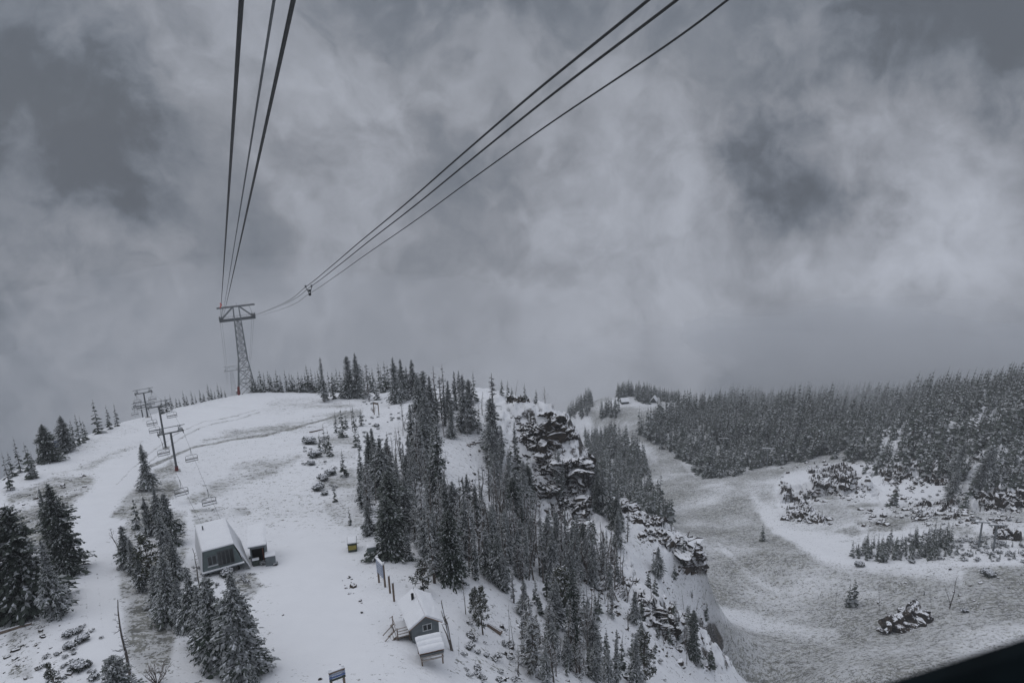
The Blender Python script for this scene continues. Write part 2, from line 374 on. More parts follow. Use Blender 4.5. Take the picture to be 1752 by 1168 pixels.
# ------------------------------------------------------------------ ground sheet
def ground_masks():
    # bare grass showing through thin snow, packed piste, by place
    g = .16 + .16 * fbm(GX / 45, GY / 45, 4, 41)
    g = np.maximum(g, np.clip((SL - 300) / 80, 0, 1) * (.38 + .26 * fbm(GX / 30, GY / 30, 4, 49)))
    valley = zone([(985, 690), (1060, 690), (1110, 690), (1160, 760), (1210, 820), (1290, 850), (1330, 900), (1420, 950), (1480, 958), (1752, 955), (1960, 955), (1960, 1180), (1500, 1220), (1200, 1168), (1150, 1040), (1130, 930), (1110, 780), (1010, 740)], 188, 1000, 16)
    g = np.maximum(g, valley * (.54 + .18 * fbm(GX / 22, GY / 22, 4, 43)))
    for poly, a, s in (([(340, 742), (400, 728), (520, 708), (600, 690), (640, 690), (620, 720), (560, 740), (470, 750), (380, 760), (330, 765)], .40, 12),
                       ([(430, 688), (560, 672), (640, 690), (600, 712), (500, 705), (420, 712)], .34, 14),
                       ([(320, 880), (420, 850), (560, 780), (540, 760), (400, 780), (300, 850)], .36, 22),
                       ([(170, 890), (230, 820), (300, 770), (320, 850), (220, 900)], .5, 14),
                       ([(40, 830), (160, 760), (280, 720), (330, 730), (200, 790), (120, 840), (90, 900)], .42, 14),
                       ([(320, 870), (420, 860), (440, 880), (330, 905)], .5, 8),
                       ([(0, 840), (160, 790), (190, 830), (130, 900), (120, 1000), (60, 1168), (0, 1168)], .52, 18),
                       ([(195, 900), (230, 850), (330, 870), (330, 960), (300, 1168), (200, 1168), (190, 1000)], .48, 18),
                       ([(520, 740), (620, 720), (640, 900), (600, 940), (540, 880)], .36, 20),
                       ([(760, 1010), (1000, 1040), (1180, 1168), (760, 1168)], .34, 25),
                       ([(330, 970), (430, 960), (470, 1000), (430, 1050), (380, 1000)], .34, 18)):
        zz = zone(poly, 60, 420, s)
        g = np.maximum(g, zz * a * (1 + .5 * fbm(GX / 9, GY / 9, 3, 45)))
    hl = zone([(1330, 800), (1752, 740), (1960, 740), (1960, 1000), (1480, 975), (1420, 940), (1340, 890)], 290, 640, 25)
    g = np.maximum(g, hl * (.38 + .4 * fbm(GX / 16, GY / 16, 4, 47)))
    # smooth snow: cat road, flat pad by the huts, snow strip above the bowl floor
    t = np.zeros(PX.shape)
    def lane(pts, wpx, s0=60, s1=900):
        pts = np.array(pts, float)
        m = (PX > pts[:, 0].min() - 80) & (PX < pts[:, 0].max() + 80) & (PY > pts[:, 1].min() - 80) & (PY < pts[:, 1].max() + 80) & (SL > s0) & (SL < s1)
        d = np.full(PX.shape, 1e9); d[m] = polydist(PX[m], PY[m], [tuple(p) for p in pts], closed=False)
        ww = np.interp(PY, [pts[:, 1].min(), pts[:, 1].max()], wpx)
        return np.clip(1.5 - d / ww * .9 + .35 * fbm(GX / 9, GY / 9, 3, 51), 0, 1)
    t = np.maximum(t, lane([(450, 678), (400, 700), (330, 735), (250, 782), (180, 835), (150, 880), (150, 950), (165, 1010), (170, 1080), (190, 1180)], (12, 40), 60, 380))
    t = np.maximum(t, lane([(400, 690), (330, 715), (200, 760), (100, 800)], (6, 10), 60, 380) * .8)
    t = np.maximum(t, zone([(430, 960), (480, 880), (580, 880), (640, 960), (660, 1080), (640, 1168), (440, 1168)], 60, 200, 60))
    t = np.maximum(t, lane([(1290, 850), (1330, 900), (1370, 930), (1440, 965), (1560, 975), (1640, 985)], (8, 11), 280, 500) * .42)
    t = np.maximum(t, lane([(1130, 1030), (1240, 1050), (1330, 1075), (1420, 1085)], (9, 13), 200, 400) * .4)
    t = np.maximum(t, lane([(1230, 930), (1290, 990), (1330, 1010)], (3, 4), 200, 420) * .3)
    # drift lines and paths on the bowl floor run with the slope
    g = g * (1 - .93 * t)
    # wheel ruts and a scraped bank where soil shows
    for pts, wpx, a in (([(436, 700), (405, 711), (350, 722), (300, 744), (245, 784), (200, 830)], (.8, 1.6), .42), ([(444, 703), (410, 716), (356, 728), (308, 750), (254, 790)], (.8, 1.6), .45), ([(600, 706), (540, 722), (470, 741), (400, 750), (330, 764), (250, 800)], (1.6, 2.6), .75), ([(140, 930), (146, 1000), (152, 1080)], (1.2, 1.6), .3), ([(160, 930), (168, 1000), (176, 1080)], (1.2, 1.6), .3)):
        g = np.maximum(g, lane(pts, wpx, 60, 420) * a)
    g = g * (1 - .85 * np.clip(rock * 1.4, 0, 1))
    return np.clip(g, 0, 1), t
GRASS, TRACK = ground_masks()
def ground_mat():
    m, t, b = mat('snowy_ground')
    geo = t.new('ShaderNodeNewGeometry'); pos = geo.outputs['Position']
    sepn = t.new('ShaderNodeSeparateXYZ'); t.l.new(geo.outputs['Normal'], sepn.inputs[0]); nz = sepn.outputs[2]
    grass, rk, trk = t.attr('grass'), t.attr('rock'), t.attr('track')
    big, mid, fine_, tiny = t.noise(pos, .05, 4), t.noise(pos, .35, 5, .62), t.noise(pos, 1.0, 4, .65), t.noise(pos, 2.7, 3, .7)
    snow = t.mix(t.math('ADD', t.math('MULTIPLY', mid, .6), t.math('MULTIPLY', big, .4)), (.72, .735, .765), (.84, .855, .88))
    # stretched drift streaks
    mp = t.new('ShaderNodeMapping'); t.l.new(pos, mp.inputs[0]); mp.inputs['Scale'].default_value = (.45, 1.0, 1.0); mp.inputs['Rotation'].default_value = (0, 0, R(20))
    streak = t.noise(mp.outputs[0], .8, 5, .65, .4)
    # tufts where the snow lies thin
    s = t.math('ADD', t.math('MULTIPLY', fine_, .40), t.math('MULTIPLY', tiny, .40))
    s = t.math('ADD', s, t.math('MULTIPLY', streak, .20))
    thr = t.math('SUBTRACT', .582, t.math('MULTIPLY', grass, .20))
    gm = t.math('MULTIPLY', t.smooth(s, thr, t.math('ADD', thr, .07)), t.smooth(grass, 0.0, .12))
    thin = t.math('MULTIPLY', t.smooth(grass, .2, .6), t.smooth(streak, .3, .62, .40, .54))
    gm = t.math('MAXIMUM', gm, thin)
    gcol = t.mix(t.smooth(mid, .4, .62), (.15, .152, .142), (.26, .262, .24))
    c = t.mix(gm, snow, gcol)
    # rock where it is too steep for snow to lie
    rt = t.math('ADD', t.math('MULTIPLY', t.math('SUBTRACT', fine_, .5), .75), t.math('MULTIPLY', t.math('SUBTRACT', tiny, .5), .5))
    rz = t.math('ADD', nz, rt)
    lim = t.math('ADD', .38, t.math('MULTIPLY', rk, .27))
    rm = t.math('MULTIPLY', t.smooth(rz, t.math('ADD', lim, .05), t.math('SUBTRACT', lim, .20)), t.smooth(t.noise(pos, 4.5, 3, .7), .30, .52, .62, 1.0))
    rcol = t.mix(t.smooth(mid, .35, .65), (.018, .018, .018), (.06, .052, .043))
    rcol = t.mix(t.smooth(tiny, .45, .7), rcol, (.085, .08, .075))
    rcol = t.mix(t.math('MULTIPLY', t.smooth(big, .5, .62), .4), rcol, (.075, .054, .036))
    c = t.mix(t.math('MULTIPLY', rm, t.smooth(rk, .02, .12, .25, 1)), c, rcol)
    t.put(b.inputs['Base Color'], c)
    b.inputs['Roughness'].default_value = .85; b.inputs['Specular IOR Level'].default_value = .15
    h = t.math('ADD', t.math('MULTIPLY', mid, 1.0), t.math('MULTIPLY', fine_, .35))
    bump = t.new('ShaderNodeBump'); bump.inputs['Distance'].default_value = .5
    t.l.new(t.smooth(trk, 0, 1, .5, .12), bump.inputs['Strength'])
    t.l.new(h, bump.inputs['Height']); t.l.new(bump.outputs[0], b.inputs['Normal'])
    return m
M_GROUND = ground_mat()
_i = np.arange(NR - 1)[:, None] * NA + np.arange(NA - 1)[None]
_q = np.stack([_i, _i + NA, _i + NA + 1, _i + 1], -1).reshape(-1, 4)[:, ::-1]
gme = mesh_np('ground', np.stack([GX, GY, GZ], -1).reshape(-1, 3), _q, [M_GROUND], smooth=True)
for nm, a in (('grass', GRASS), ('rock', rock), ('track', TRACK)):
    at = gme.attributes.new(nm, 'FLOAT', 'POINT'); at.data.foreach_set('value', a.astype(np.float32).ravel())
GROUND = link('ground', gme); prop(GROUND, 'snow covered ridge, bowl and valley floor with thin grass', 'ground', kind='structure')
# ------------------------------------------------------------------ vegetation meshes
def needle_mat(name, a, b_):
    m, t, b = mat(name)
    o = t.new('ShaderNodeTexCoord').outputs['Object']
    rnd = t.new('ShaderNodeObjectInfo').outputs['Random']
    k = t.noise(o, 1.1, 4, .65)
    k = t.math('ADD', t.math('MULTIPLY', k, .55), t.math('MULTIPLY', t.noise(o, .045, 3, .6), .45))
    c = t.mix(t.smooth(k, .34, .66), a, b_)
    hs = t.new('ShaderNodeHueSaturation'); t.l.new(c, hs.inputs['Color'])
    t.l.new(t.smooth(rnd, 0, 1, .75, 1.3), hs.inputs['Value']); t.l.new(t.smooth(rnd, 0, 1, 1.1, .7), hs.inputs['Saturation'])
    t.l.new(hs.outputs[0], b.inputs['Base Color'])
    b.inputs['Roughness'].default_value = .8; b.inputs['Specular IOR Level'].default_value = .15
    return m
M_NEED = needle_mat('spruce_needles', (.034, .046, .038), (.070, .084, .070))
M_PINE = needle_mat('pine_needles', (.045, .055, .036), (.095, .095, .062))
M_GREY = needle_mat('thin_grey_needles', (.055, .058, .054), (.11, .105, .095))
M_BARK = simple('bark', (.075, .062, .052), .9, .4, 6)
M_DEAD = simple('dead_wood', (.115, .102, .092), .9, .4, 5)
M_TWIG = simple('twigs', (.11, .085, .07), .9, .35, 6)
def snowy(name, c):
    m, t, b = mat(name)
    o = t.new('ShaderNodeNewGeometry').outputs['Position']
    t.put(b.inputs['Base Color'], t.mix(t.noise(o, 3.0, 3, .6), tuple(v * .86 for v in c), c))
    b.inputs['Roughness'].default_value = .8; b.inputs['Specular IOR Level'].default_value = .1
    return m
M_TSNOW = snowy('snow_on_branches', (.70, .72, .755))
M_FROST = snowy('frost_on_needles', (.33, .345, .35))

class Q:
    """a pile of quads with a material index each"""
    def __init__(s): s.q = []; s.m = []
    def add(s, quads, m):
        quads = np.asarray(quads, float).reshape(-1, 4, 3); s.q.append(quads)
        s.m.append(np.full(len(quads), m) if np.isscalar(m) else np.asarray(m))
    def tube(s, pts, rad, m, sides=6, cap=False):
        pts = np.asarray(pts, float); n = len(pts); rad = np.broadcast_to(rad, (n,))
        tg = np.gradient(pts, axis=0); tg /= np.linalg.norm(tg, axis=1)[:, None] + 1e-9
        ref = np.array([0, 0, 1.0]) if abs(tg[:, 2]).mean() < .8 else np.array([1.0, 0, 0])
        u = np.cross(tg, ref); u /= np.linalg.norm(u, axis=1)[:, None] + 1e-9; v = np.cross(tg, u)
        a = np.arange(sides) * 2 * math.pi / sides
        ring = pts[:, None] + rad[:, None, None] * (np.cos(a)[None, :, None] * u[:, None] + np.sin(a)[None, :, None] * v[:, None])
        nx = np.roll(ring, -1, axis=1)
        s.add(np.stack([ring[:-1], nx[:-1], nx[1:], ring[1:]], 2), m)
        if cap:
            for k in (0, -1):
                c = ring[k]; 
                for i in range(1, sides - 1, 2):
                    s.add([[c[0], c[i], c[i + 1], c[(i + 2) % sides]]], m)
    def box(s, c, size, m, rz=0.0, rot=None):
        x, y, z = np.array(size) / 2.0
        p = np.array([[-x, -y, -z], [x, -y, -z], [x, y, -z], [-x, y, -z], [-x, -y, z], [x, -y, z], [x, y, z], [-x, y, z]])
        if rot is not None: p = p @ np.asarray(rot).T
        if rz: 
            cc, ss = math.cos(rz), math.sin(rz); p = p @ np.array([[cc, ss, 0], [-ss, cc, 0], [0, 0, 1]])
        p = p + np.array(c)
        s.add(p[[[0, 3, 2, 1], [4, 5, 6, 7], [0, 1, 5, 4], [1, 2, 6, 5], [2, 3, 7, 6], [3, 0, 4, 7]]], m)
    def hexa(s, p, m):
        """eight corners: bottom four, top four"""
        p = np.asarray(p, float)
        s.add(p[[[0, 3, 2, 1], [4, 5, 6, 7], [0, 1, 5, 4], [1, 2, 6, 5], [2, 3, 7, 6], [3, 0, 4, 7]]], m)
    def bar(s, a, b, w, m, h=None):
        a, b = np.asarray(a, float), np.asarray(b, float); d = b - a; L = np.linalg.norm(d); d = d / L
        ref = np.array([0, 0, 1.0]) if abs(d[2]) < .95 else np.array([0, 1.0, 0])
        u = np.cross(d, ref); u /= np.linalg.norm(u); v = np.cross(u, d); h = h or w
        s.hexa([a - u * w / 2 - v * h / 2, a + u * w / 2 - v * h / 2, a + u * w / 2 + v * h / 2, a - u * w / 2 + v * h / 2,
                b - u * w / 2 - v * h / 2, b + u * w / 2 - v * h / 2, b + u * w / 2 + v * h / 2, b - u * w / 2 + v * h / 2], m)
    def arrays(s): return np.concatenate(s.q), np.concatenate(s.m)
    def mesh(s, name, mats, smooth=False):
        q, m = s.arrays()
        return mesh_np(name, q.reshape(-1, 3), np.arange(len(q) * 4).reshape(-1, 4), mats, m, smooth)
    def build(s, name, mats, parent=None, loc=None, rz=None):
        return link(name, s.mesh(name, mats if isinstance(mats, (list, tuple)) else [mats]), parent, loc, rz)

def fronds(q, rng, org, az, L, rise, droop, ns, wid, p_snow, p_frost, nm=0, frost=1, snow=2):
    """vectorised boughs: flat sprays either side of each bough, snow lying along the top"""
    nb = len(az)
    u = (np.arange(ns)[None] + rng.uniform(.35, .95, (nb, ns))) / ns
    dx, dy = np.cos(az)[:, None], np.sin(az)[:, None]
    r = L[:, None] * u
    z = org[:, 2][:, None] + L[:, None] * (rise[:, None] * u - droop[:, None] * u ** 2)
    c = np.stack([org[:, 0][:, None] + dx * r, org[:, 1][:, None] + dy * r, z], -1)
    tz = rise[:, None] - 2 * droop[:, None] * u
    tg = np.stack([dx + 0 * u, dy + 0 * u, tz], -1); tg /= np.linalg.norm(tg, axis=-1)[..., None]
    sd = np.stack([-dy + 0 * u, dx + 0 * u, 0 * u], -1)
    w = (wid[:, None] * (1.05 - .65 * u) * rng.uniform(.6, 1.3, u.shape))[..., None]
    ln = (L[:, None] / ns * rng.uniform(.7, 1.5, u.shape))[..., None]
    dn = np.array([0, 0, -1.0])
    for s_ in (-1, 1):
        j = rng.normal(0, .12, c.shape) * w
        a = c - tg * ln * .45
        b = c + tg * ln * .5
        tip = c + tg * ln * rng.uniform(.35, 1.0, ln.shape) + sd * s_ * w + dn * w * rng.uniform(.1, .75, ln.shape) + j
        tip2 = c - tg * ln * rng.uniform(.0, .3, ln.shape) + sd * s_ * w * .75 + dn * w * rng.uniform(.1, .6, ln.shape)
        qq = np.stack([a, b, tip, tip2], -2).reshape(-1, 4, 3)
        mm = np.where(rng.uniform(size=len(qq)) < p_frost, frost, nm)
        q.add(qq, mm)
    keep = rng.uniform(size=u.shape) < p_snow
    if keep.any():
        k = keep
        cc, tt, ss, ww, ll = c[k], tg[k], sd[k], w[k], ln[k]
        up = np.array([0, 0, .035]) + .05 * ww * np.array([0, 0, 1.0])
        e = rng.uniform(.22, .6, ww.shape); e2 = rng.uniform(.2, .6, ww.shape)
        q.add(np.stack([cc - tt * ll * .5 + up - ss * ww * e * .4, cc - ss * ww * e + up * .4 - [0, 0, .05], cc + tt * ll * .55 + up, cc + ss * ww * e2 + up * .4 - [0, 0, .05]], -2), snow)

def conifer(seed, H, Rm, nw=26, nb=6, ns=4, base=.06, powr=.85, snow=.5, frost=.25, gap=.0, droop=.35, wid=.30, lop=0.0, lean=.0):
    rng = np.random.default_rng(seed); q = Q()
    t = (np.repeat(np.arange(nw), nb) + rng.uniform(-.5, .5, nw * nb)) / nw
    t = np.clip(t, 0, .985)
    z = H * (base + (1 - base) * t)
    az = rng.uniform(0, 2 * math.pi, nw * nb)
    bulge = 1 + .22 * np.sin(t * 9 + rng.uniform(0, 6)) + .14 * np.sin(t * 23 + rng.uniform(0, 6))
    L = (Rm * (1 - t) ** powr * bulge + .10) * rng.uniform(.6, 1.1, len(t)) * (1 - lop * (.5 + .5 * np.cos(az - rng.uniform(0, 6))))
    L *= np.where(t < .08, .7, 1)
    keep = rng.uniform(size=len(t)) > gap
    t, z, az, L = t[keep], z[keep], az[keep], L[keep]
    off = lean * H * t ** 2
    org = np.stack([off, 0 * t, z], -1)
    rise = rng.uniform(-.15, .15, len(t)) + (t - .35) * .7
    fronds(q, rng, org, az, L, rise, np.full(len(t), droop) * rng.uniform(.5, 1.4, len(t)), ns, wid * L ** .8 + .06, snow, frost)
    # leader
    for k in range(3):
        a = rng.uniform(0, 6.28); wv_ = .05 * H / 12
        q.add([[[lean * H - wv_ * math.cos(a), -wv_ * math.sin(a), H * .955], [lean * H + wv_ * math.cos(a), wv_ * math.sin(a), H * .955], [lean * H + .01, 0, H * 1.02], [lean * H, 0, H * 1.02]]], 0)
    tr = Q(); zz = np.linspace(-.6, H * .97, 7)
    tr.tube(np.stack([lean * H * np.clip(zz / H, 0, 1) ** 2, 0 * zz, zz], -1), np.interp(zz, [-.6, 0, H], [.026 * H * .5 + .06, .022 * H * .5 + .05, .015]), 0, 6)
    return q, tr, [M_NEED, M_FROST, M_TSNOW], [M_BARK]

def pine(seed, H, Rm, nclump=60, snow=.35, tops=2, base=.12, shape=.5, frost=.2, bare=0):
    """whitebark pine: rounded crown of tufts on upswept limbs"""
    rng = np.random.default_rng(seed); q = Q(); tr = Q()
    zz = np.linspace(-.6, H * .8, 6); bend = rng.normal(0, .03, 2)
    axis = lambda h: np.stack([bend[0] * H * np.sin(h / H * 3), bend[1] * H * np.sin(h / H * 2.5), h], -1)
    tr.tube(axis(zz), np.interp(zz, [-.6, H * .8], [.03 * H * .55 + .08, .03]), 0, 6)
    topx = rng.normal(0, .35 * Rm, (tops, 2))
    for i in range(nclump):
        t = rng.uniform(base, 1.0); a = rng.uniform(0, 6.28)
        prof = Rm * (math.sin(math.pi * min(1, (t - base) / (1 - base)) ** shape) * .92 + .12)
        rr = prof * math.sqrt(rng.uniform(.15, 1)); k = rng.integers(tops)
        c = axis(np.array([t * H]))[0] + np.array([rr * math.cos(a), rr * math.sin(a), 0]) + np.array([*topx[k], 0]) * max(0, t - .55) * 1.6
        cr = rng.uniform(.30, .55) * (Rm / 2.2) ** .6
        o = axis(np.array([max(.04, t * .8) * H]))[0]
        mid = (o + c) / 2 + np.array([0, 0, -.2])
        if rng.uniform() < .5: tr.tube([o, mid, c], [.05, .04, .02], 0, 4)
        m_ = 26
        d = rng.normal(size=(m_, 3)); d[:, 2] = d[:, 2] * .6 + .25; d /= np.linalg.norm(d, axis=1)[:, None]
        p0 = c + d * cr * rng.uniform(.15, .45, (m_, 1)); p1 = c + d * cr * rng.uniform(.9, 1.5, (m_, 1))
        s_ = np.cross(d, rng.normal(size=(m_, 3))); s_ /= np.linalg.norm(s_, axis=1)[:, None]; wq = cr * rng.uniform(.18, .34, (m_, 1))
        q.add(np.stack([p0 - s_ * wq * .5, p0 + s_ * wq * .5, p1 + s_ * wq * .7, p1 - s_ * wq * .6], 1), np.where(rng.uniform(size=m_) < frost, 1, 0))
        ks = rng.uniform(size=8) < snow
        if ks.any():
            n_ = ks.sum(); e = rng.normal(size=(n_, 2)) * cr * .5; h = cr * rng.uniform(.55, 1.0, n_)
            b_ = np.stack([c[0] + e[:, 0], c[1] + e[:, 1], c[2] + h], -1); r_ = cr * rng.uniform(.18, .42, (n_, 1)); a2 = rng.uniform(0, 6.28, n_)
            ax = np.stack([np.cos(a2), np.sin(a2), rng.uniform(-.3, .3, n_)], -1); ay = np.stack([-np.sin(a2), np.cos(a2), rng.uniform(-.3, .3, n_)], -1)
            q.add(np.stack([b_ - ax * r_, b_ - ay * r_ * .7, b_ + ax * r_ * 1.2, b_ + ay * r_ * .8], 1), 2)
    for i in range(bare):
        a = rng.uniform(0, 6.28); o = axis(np.array([H * rng.uniform(.5, .8)]))[0]; tip = o + np.array([math.cos(a) * Rm * .5, math.sin(a) * Rm * .5, H * rng.uniform(.25, .45)])
        tr.tube([o, (o + tip) / 2 + [.2 * math.cos(a), .2 * math.sin(a), -.1], tip], [.07, .045, .015], 0, 4)
        for k in range(5):
            f = rng.uniform(.3, .95); p = o + (tip - o) * f; a2 = a + rng.uniform(-1.5, 1.5)
            tr.tube([p, p + np.array([math.cos(a2) * .7, math.sin(a2) * .7, .7])], [.025, .01], 0, 3)
    return q, tr, [M_PINE, M_FROST, M_TSNOW], [M_BARK]

def limb(q, rng, o, az, L, up, r, m=0, snow=.7, twigs=3, sm=1):
    u = np.linspace(0, 1, 5); wob = rng.normal(0, .07 * L, (5, 3)) * u[:, None]
    p = np.stack([o[0] + math.cos(az) * L * u, o[1] + math.sin(az) * L * u, o[2] + L * (-.25 * u + up * u ** 2)], -1) + wob
    q.tube(p, np.interp(u, [0, 1], [r, r * .3]), m, 4)
    if rng.uniform() < snow:
        sd = np.array([-math.sin(az), math.cos(az), 0]) * r * 1.1; h = np.array([0, 0, r * 1.15 + .012])
        a, b = p[:-1] + h, p[1:] + h
        q.add(np.stack([a - sd, a + sd, b + sd * .7, b - sd * .7], 1), sm)
    for k in range(twigs):
        f = rng.uniform(.35, .95); i = min(3, int(f * 4)); pt = p[i] + (p[i + 1] - p[i]) * (f * 4 - i); a2 = az + rng.choice([-1, 1]) * rng.uniform(.4, 1.1); l2 = L * rng.uniform(.2, .45)
        tp = pt + np.array([math.cos(a2) * l2, math.sin(a2) * l2, l2 * rng.uniform(.1, .8)])
        q.tube([pt, tp], [r * .45, r * .15], m, 3)
        if rng.uniform() < snow * .6:
            s2 = np.array([-math.sin(a2), math.cos(a2), 0]) * r * .6; h = np.array([0, 0, r * .5 + .01])
            q.add([[pt + h - s2, pt + h + s2, tp + h + s2 * .5, tp + h - s2 * .5]], sm)

def sparse(seed, H, Rm, nl=60, snow=.7, tuft=.6, base=.12):
    """thin half-bare spruce: short limbs, grey needles, frost"""
    rng = np.random.default_rng(seed); q = Q(); tr = Q()
    zz = np.linspace(-.6, H, 8); b = np.cumsum(rng.normal(0, .012 * H, (8, 2)), axis=0) * .5
    ax = lambda h: np.array([np.interp(h, zz, b[:, 0]), np.interp(h, zz, b[:, 1]), h])
    tr.tube(np.c_[b, zz], np.interp(zz, [-.6, H], [.12 + .008 * H, .02]), 0, 6)
    for i in range(nl):
        t = rng.uniform(base, .98); o = ax(t * H); az = rng.uniform(0, 6.28)
        L = Rm * ((1 - t) ** .6 * .9 + .12) * rng.uniform(.4, 1.2)
        limb(tr, rng, o, az, L, rng.uniform(-.1, .5), .028, 0, snow, 3, 1)
        if rng.uniform() < tuft:
            n = 2
            fronds(q, rng, np.repeat(o[None], n, 0), az + rng.normal(0, .3, n), np.full(n, L * .95), np.full(n, -.1), np.full(n, .1), 4, np.full(n, .22 * L + .10), snow * .6, .6)
    if not q.q: fronds(q, rng, np.array([[0, 0, H * .5]]), np.zeros(1), np.full(1, .5), np.zeros(1), np.zeros(1), 3, np.full(1, .1), .5, .5)
    return q, tr, [M_GREY, M_FROST, M_TSNOW], [M_BARK, M_TSNOW]

def snag(seed, H, nl=16, Ll=1.3, up=.8, r0=.16, fork=0, lean=.06, snow=.8, col=None):
    rng = np.random.default_rng(seed); tr = Q(); q = Q()
    def stem(o, d, h, r):
        k = 8; u = np.linspace(0, 1, k); wob = np.cumsum(rng.normal(0, .014 * h, (k, 2)), axis=0)
        p = np.stack([o[0] + d[0] * h * u + wob[:, 0] * u, o[1] + d[1] * h * u + wob[:, 1] * u, o[2] + h * u], -1)
        tr.tube(p, np.interp(u, [0, 1], [r, r * .22]), 0, 6)
        return p
    p = stem((0, 0, -.5), (lean, rng.normal(0, .03)), H + .5, r0)
    # snow stuck to one side of the stem
    u = np.linspace(0, 1, 8); rr = np.interp(u, [0, 1], [r0, r0 * .22]); a0 = rng.uniform(0, 6.28); dv = np.array([math.cos(a0), math.sin(a0), 0]); sd = np.array([-dv[1], dv[0], 0])
    for i in range(7):
        if rng.uniform() < snow * .7: tr.add([[p[i] + dv * rr[i] * 1.03 - sd * rr[i] * .6, p[i] + dv * rr[i] * 1.03 + sd * rr[i] * .6, p[i + 1] + dv * rr[i + 1] * 1.03 + sd * rr[i + 1] * .5, p[i + 1] + dv * rr[i + 1] * 1.03 - sd * rr[i + 1] * .5]], 1)
    for f in range(fork):
        i = rng.integers(1, 4); a = rng.uniform(0, 6.28)
        stem(p[i], (.28 * math.cos(a), .28 * math.sin(a)), H * rng.uniform(.45, .75), r0 * .6)
    for i in range(nl):
        t = rng.uniform(.25, .97); k = t * 7; j = min(6, int(k)); o = p[j] + (p[j + 1] - p[j]) * (k - j)
        limb(q, rng, o, rng.uniform(0, 6.28), Ll * (1.15 - t) * rng.uniform(.5, 1.3), up * rng.uniform(.3, 1.3), r0 * .22, 0, snow, 4, 1)
    return q, tr, [M_DEAD, M_TSNOW], [M_DEAD, M_TSNOW]

def bush(seed, Rm, n=26, snow=.92, mat_=None, bare=False):
    rng = np.random.default_rng(seed); q = Q(); tr = Q()
    for i in range(n):
        a = rng.uniform(0, 6.28); rr = Rm * math.sqrt(rng.uniform(0, 1)); L = Rm * rng.uniform(.5, 1.0)
        c = np.array([rr * .75 * math.cos(a), rr * .75 * math.sin(a), L * (.65 if bare else .42)])
        if bare:
            tip = c + np.array([math.cos(a) * Rm * .35, math.sin(a) * Rm * .35, L * .7]); tr.tube([[c[0] * .15, c[1] * .15, -.1], c, tip], [.03, .022, .008], 0, 3)
            for k in range(4):
                t2 = c + (tip - c) * rng.uniform(0, .8); tr.tube([t2, t2 + rng.normal(0, .25, 3) * Rm + [0, 0, .3 * Rm]], [.014, .006], 0, 3)
            continue
        tr.tube([[c[0] * .2, c[1] * .2, -.15], c], [.04, .02], 0, 3)
        m_ = 22; cr = Rm * rng.uniform(.28, .5)
        d = rng.normal(size=(m_, 3)); d[:, 2] = abs(d[:, 2]) * .8; d /= np.linalg.norm(d, axis=1)[:, None]
        p0 = c + d * cr * .2; p1 = c + d * cr * rng.uniform(.7, 1.3, (m_, 1)); s_ = np.cross(d, rng.normal(size=(m_, 3))); s_ /= np.linalg.norm(s_, axis=1)[:, None]; wq = cr * .3
        q.add(np.stack([p0 - s_ * wq * .5, p0 + s_ * wq * .5, p1 + s_ * wq * .6, p1 - s_ * wq * .6], 1), np.where(rng.uniform(size=m_) < .55, 1, 0))
        k = rng.integers(3, 8)
        if rng.uniform() < snow:
            e = rng.normal(0, .45, (k, 2)) * cr; b_ = np.stack([c[0] + e[:, 0], c[1] + e[:, 1], c[2] + cr * rng.uniform(.6, 1.0, k)], -1); r_ = cr * rng.uniform(.25, .5, (k, 1))
            a2 = rng.uniform(0, 6.28, k); ax = np.stack([np.cos(a2), np.sin(a2), 0 * a2], -1); ay = np.stack([-np.sin(a2), np.cos(a2), 0 * a2 + .15], -1)
            q.add(np.stack([b_ - ax * r_, b_ - ay * r_ * .7, b_ + ax * r_, b_ + ay * r_ * .8], 1), 2)
    return q, tr, [mat_ or M_NEED, M_FROST, M_TSNOW], [M_TWIG]

# kinds: (reference height, list of variants); each variant = (crown mesh, stem mesh)
KINDS = {}
def variants(kind, H, gens):
    v = []
    for i, (q, tr, ms, mt) in enumerate(gens):
        cr = q.mesh('crown', ms) if q.q else None
        v.append((cr, tr.mesh('trunk', mt)))
    KINDS[kind] = (H, v)
variants('fir', 12, [conifer(s, 12, r, 40, 10, 6, wid=.24, snow=.52, frost=.5, lop=l, powr=p) for s, r, l, p in ((1, 2.3, .1, .8), (2, 2.6, .2, .75), (3, 2.0, .15, .9), (4, 2.4, .3, .7), (5, 2.1, 0, .62), (6, 1.9, .2, .7))])
variants('frosty', 12, [conifer(s, 12, r, 40, 10, 6, snow=.72, frost=.62, lop=l, powr=p, droop=.2, wid=.26) for s, r, l, p in ((11, 2.7, .1, .65), (12, 2.3, .25, .7), (13, 2.0, .1, .8))])
variants('dark', 12, [conifer(s, 12, r, 48, 12, 7, snow=.26, frost=.2, lop=l, powr=p, droop=.22, wid=.20) for s, r, l, p in ((21, 2.7, .1, .62), (22, 2.3, .2, .7), (23, 2.0, .1, .75))])
variants('slim', 13, [conifer(s, 13, r, 36, 6, 4, snow=.6, frost=.48, gap=g, powr=p, wid=.42) for s, r, g, p in ((31, 1.15, .1, .6), (32, 1.35, .25, .7), (33, 1.0, .15, .5), (34, 1.5, .3, .8))])
variants('pine', 10, [pine(s, 10, r, nc, .4, tp, b_) for s, r, nc, tp, b_ in ((41, 2.3, 80, 2, .1), (42, 2.0, 60, 1, .2), (43, 2.6, 90, 3, .08))])
variants('toppedpine', 8, [pine(45, 5.2, 1.7, 40, .45, 2, .25, bare=7)])
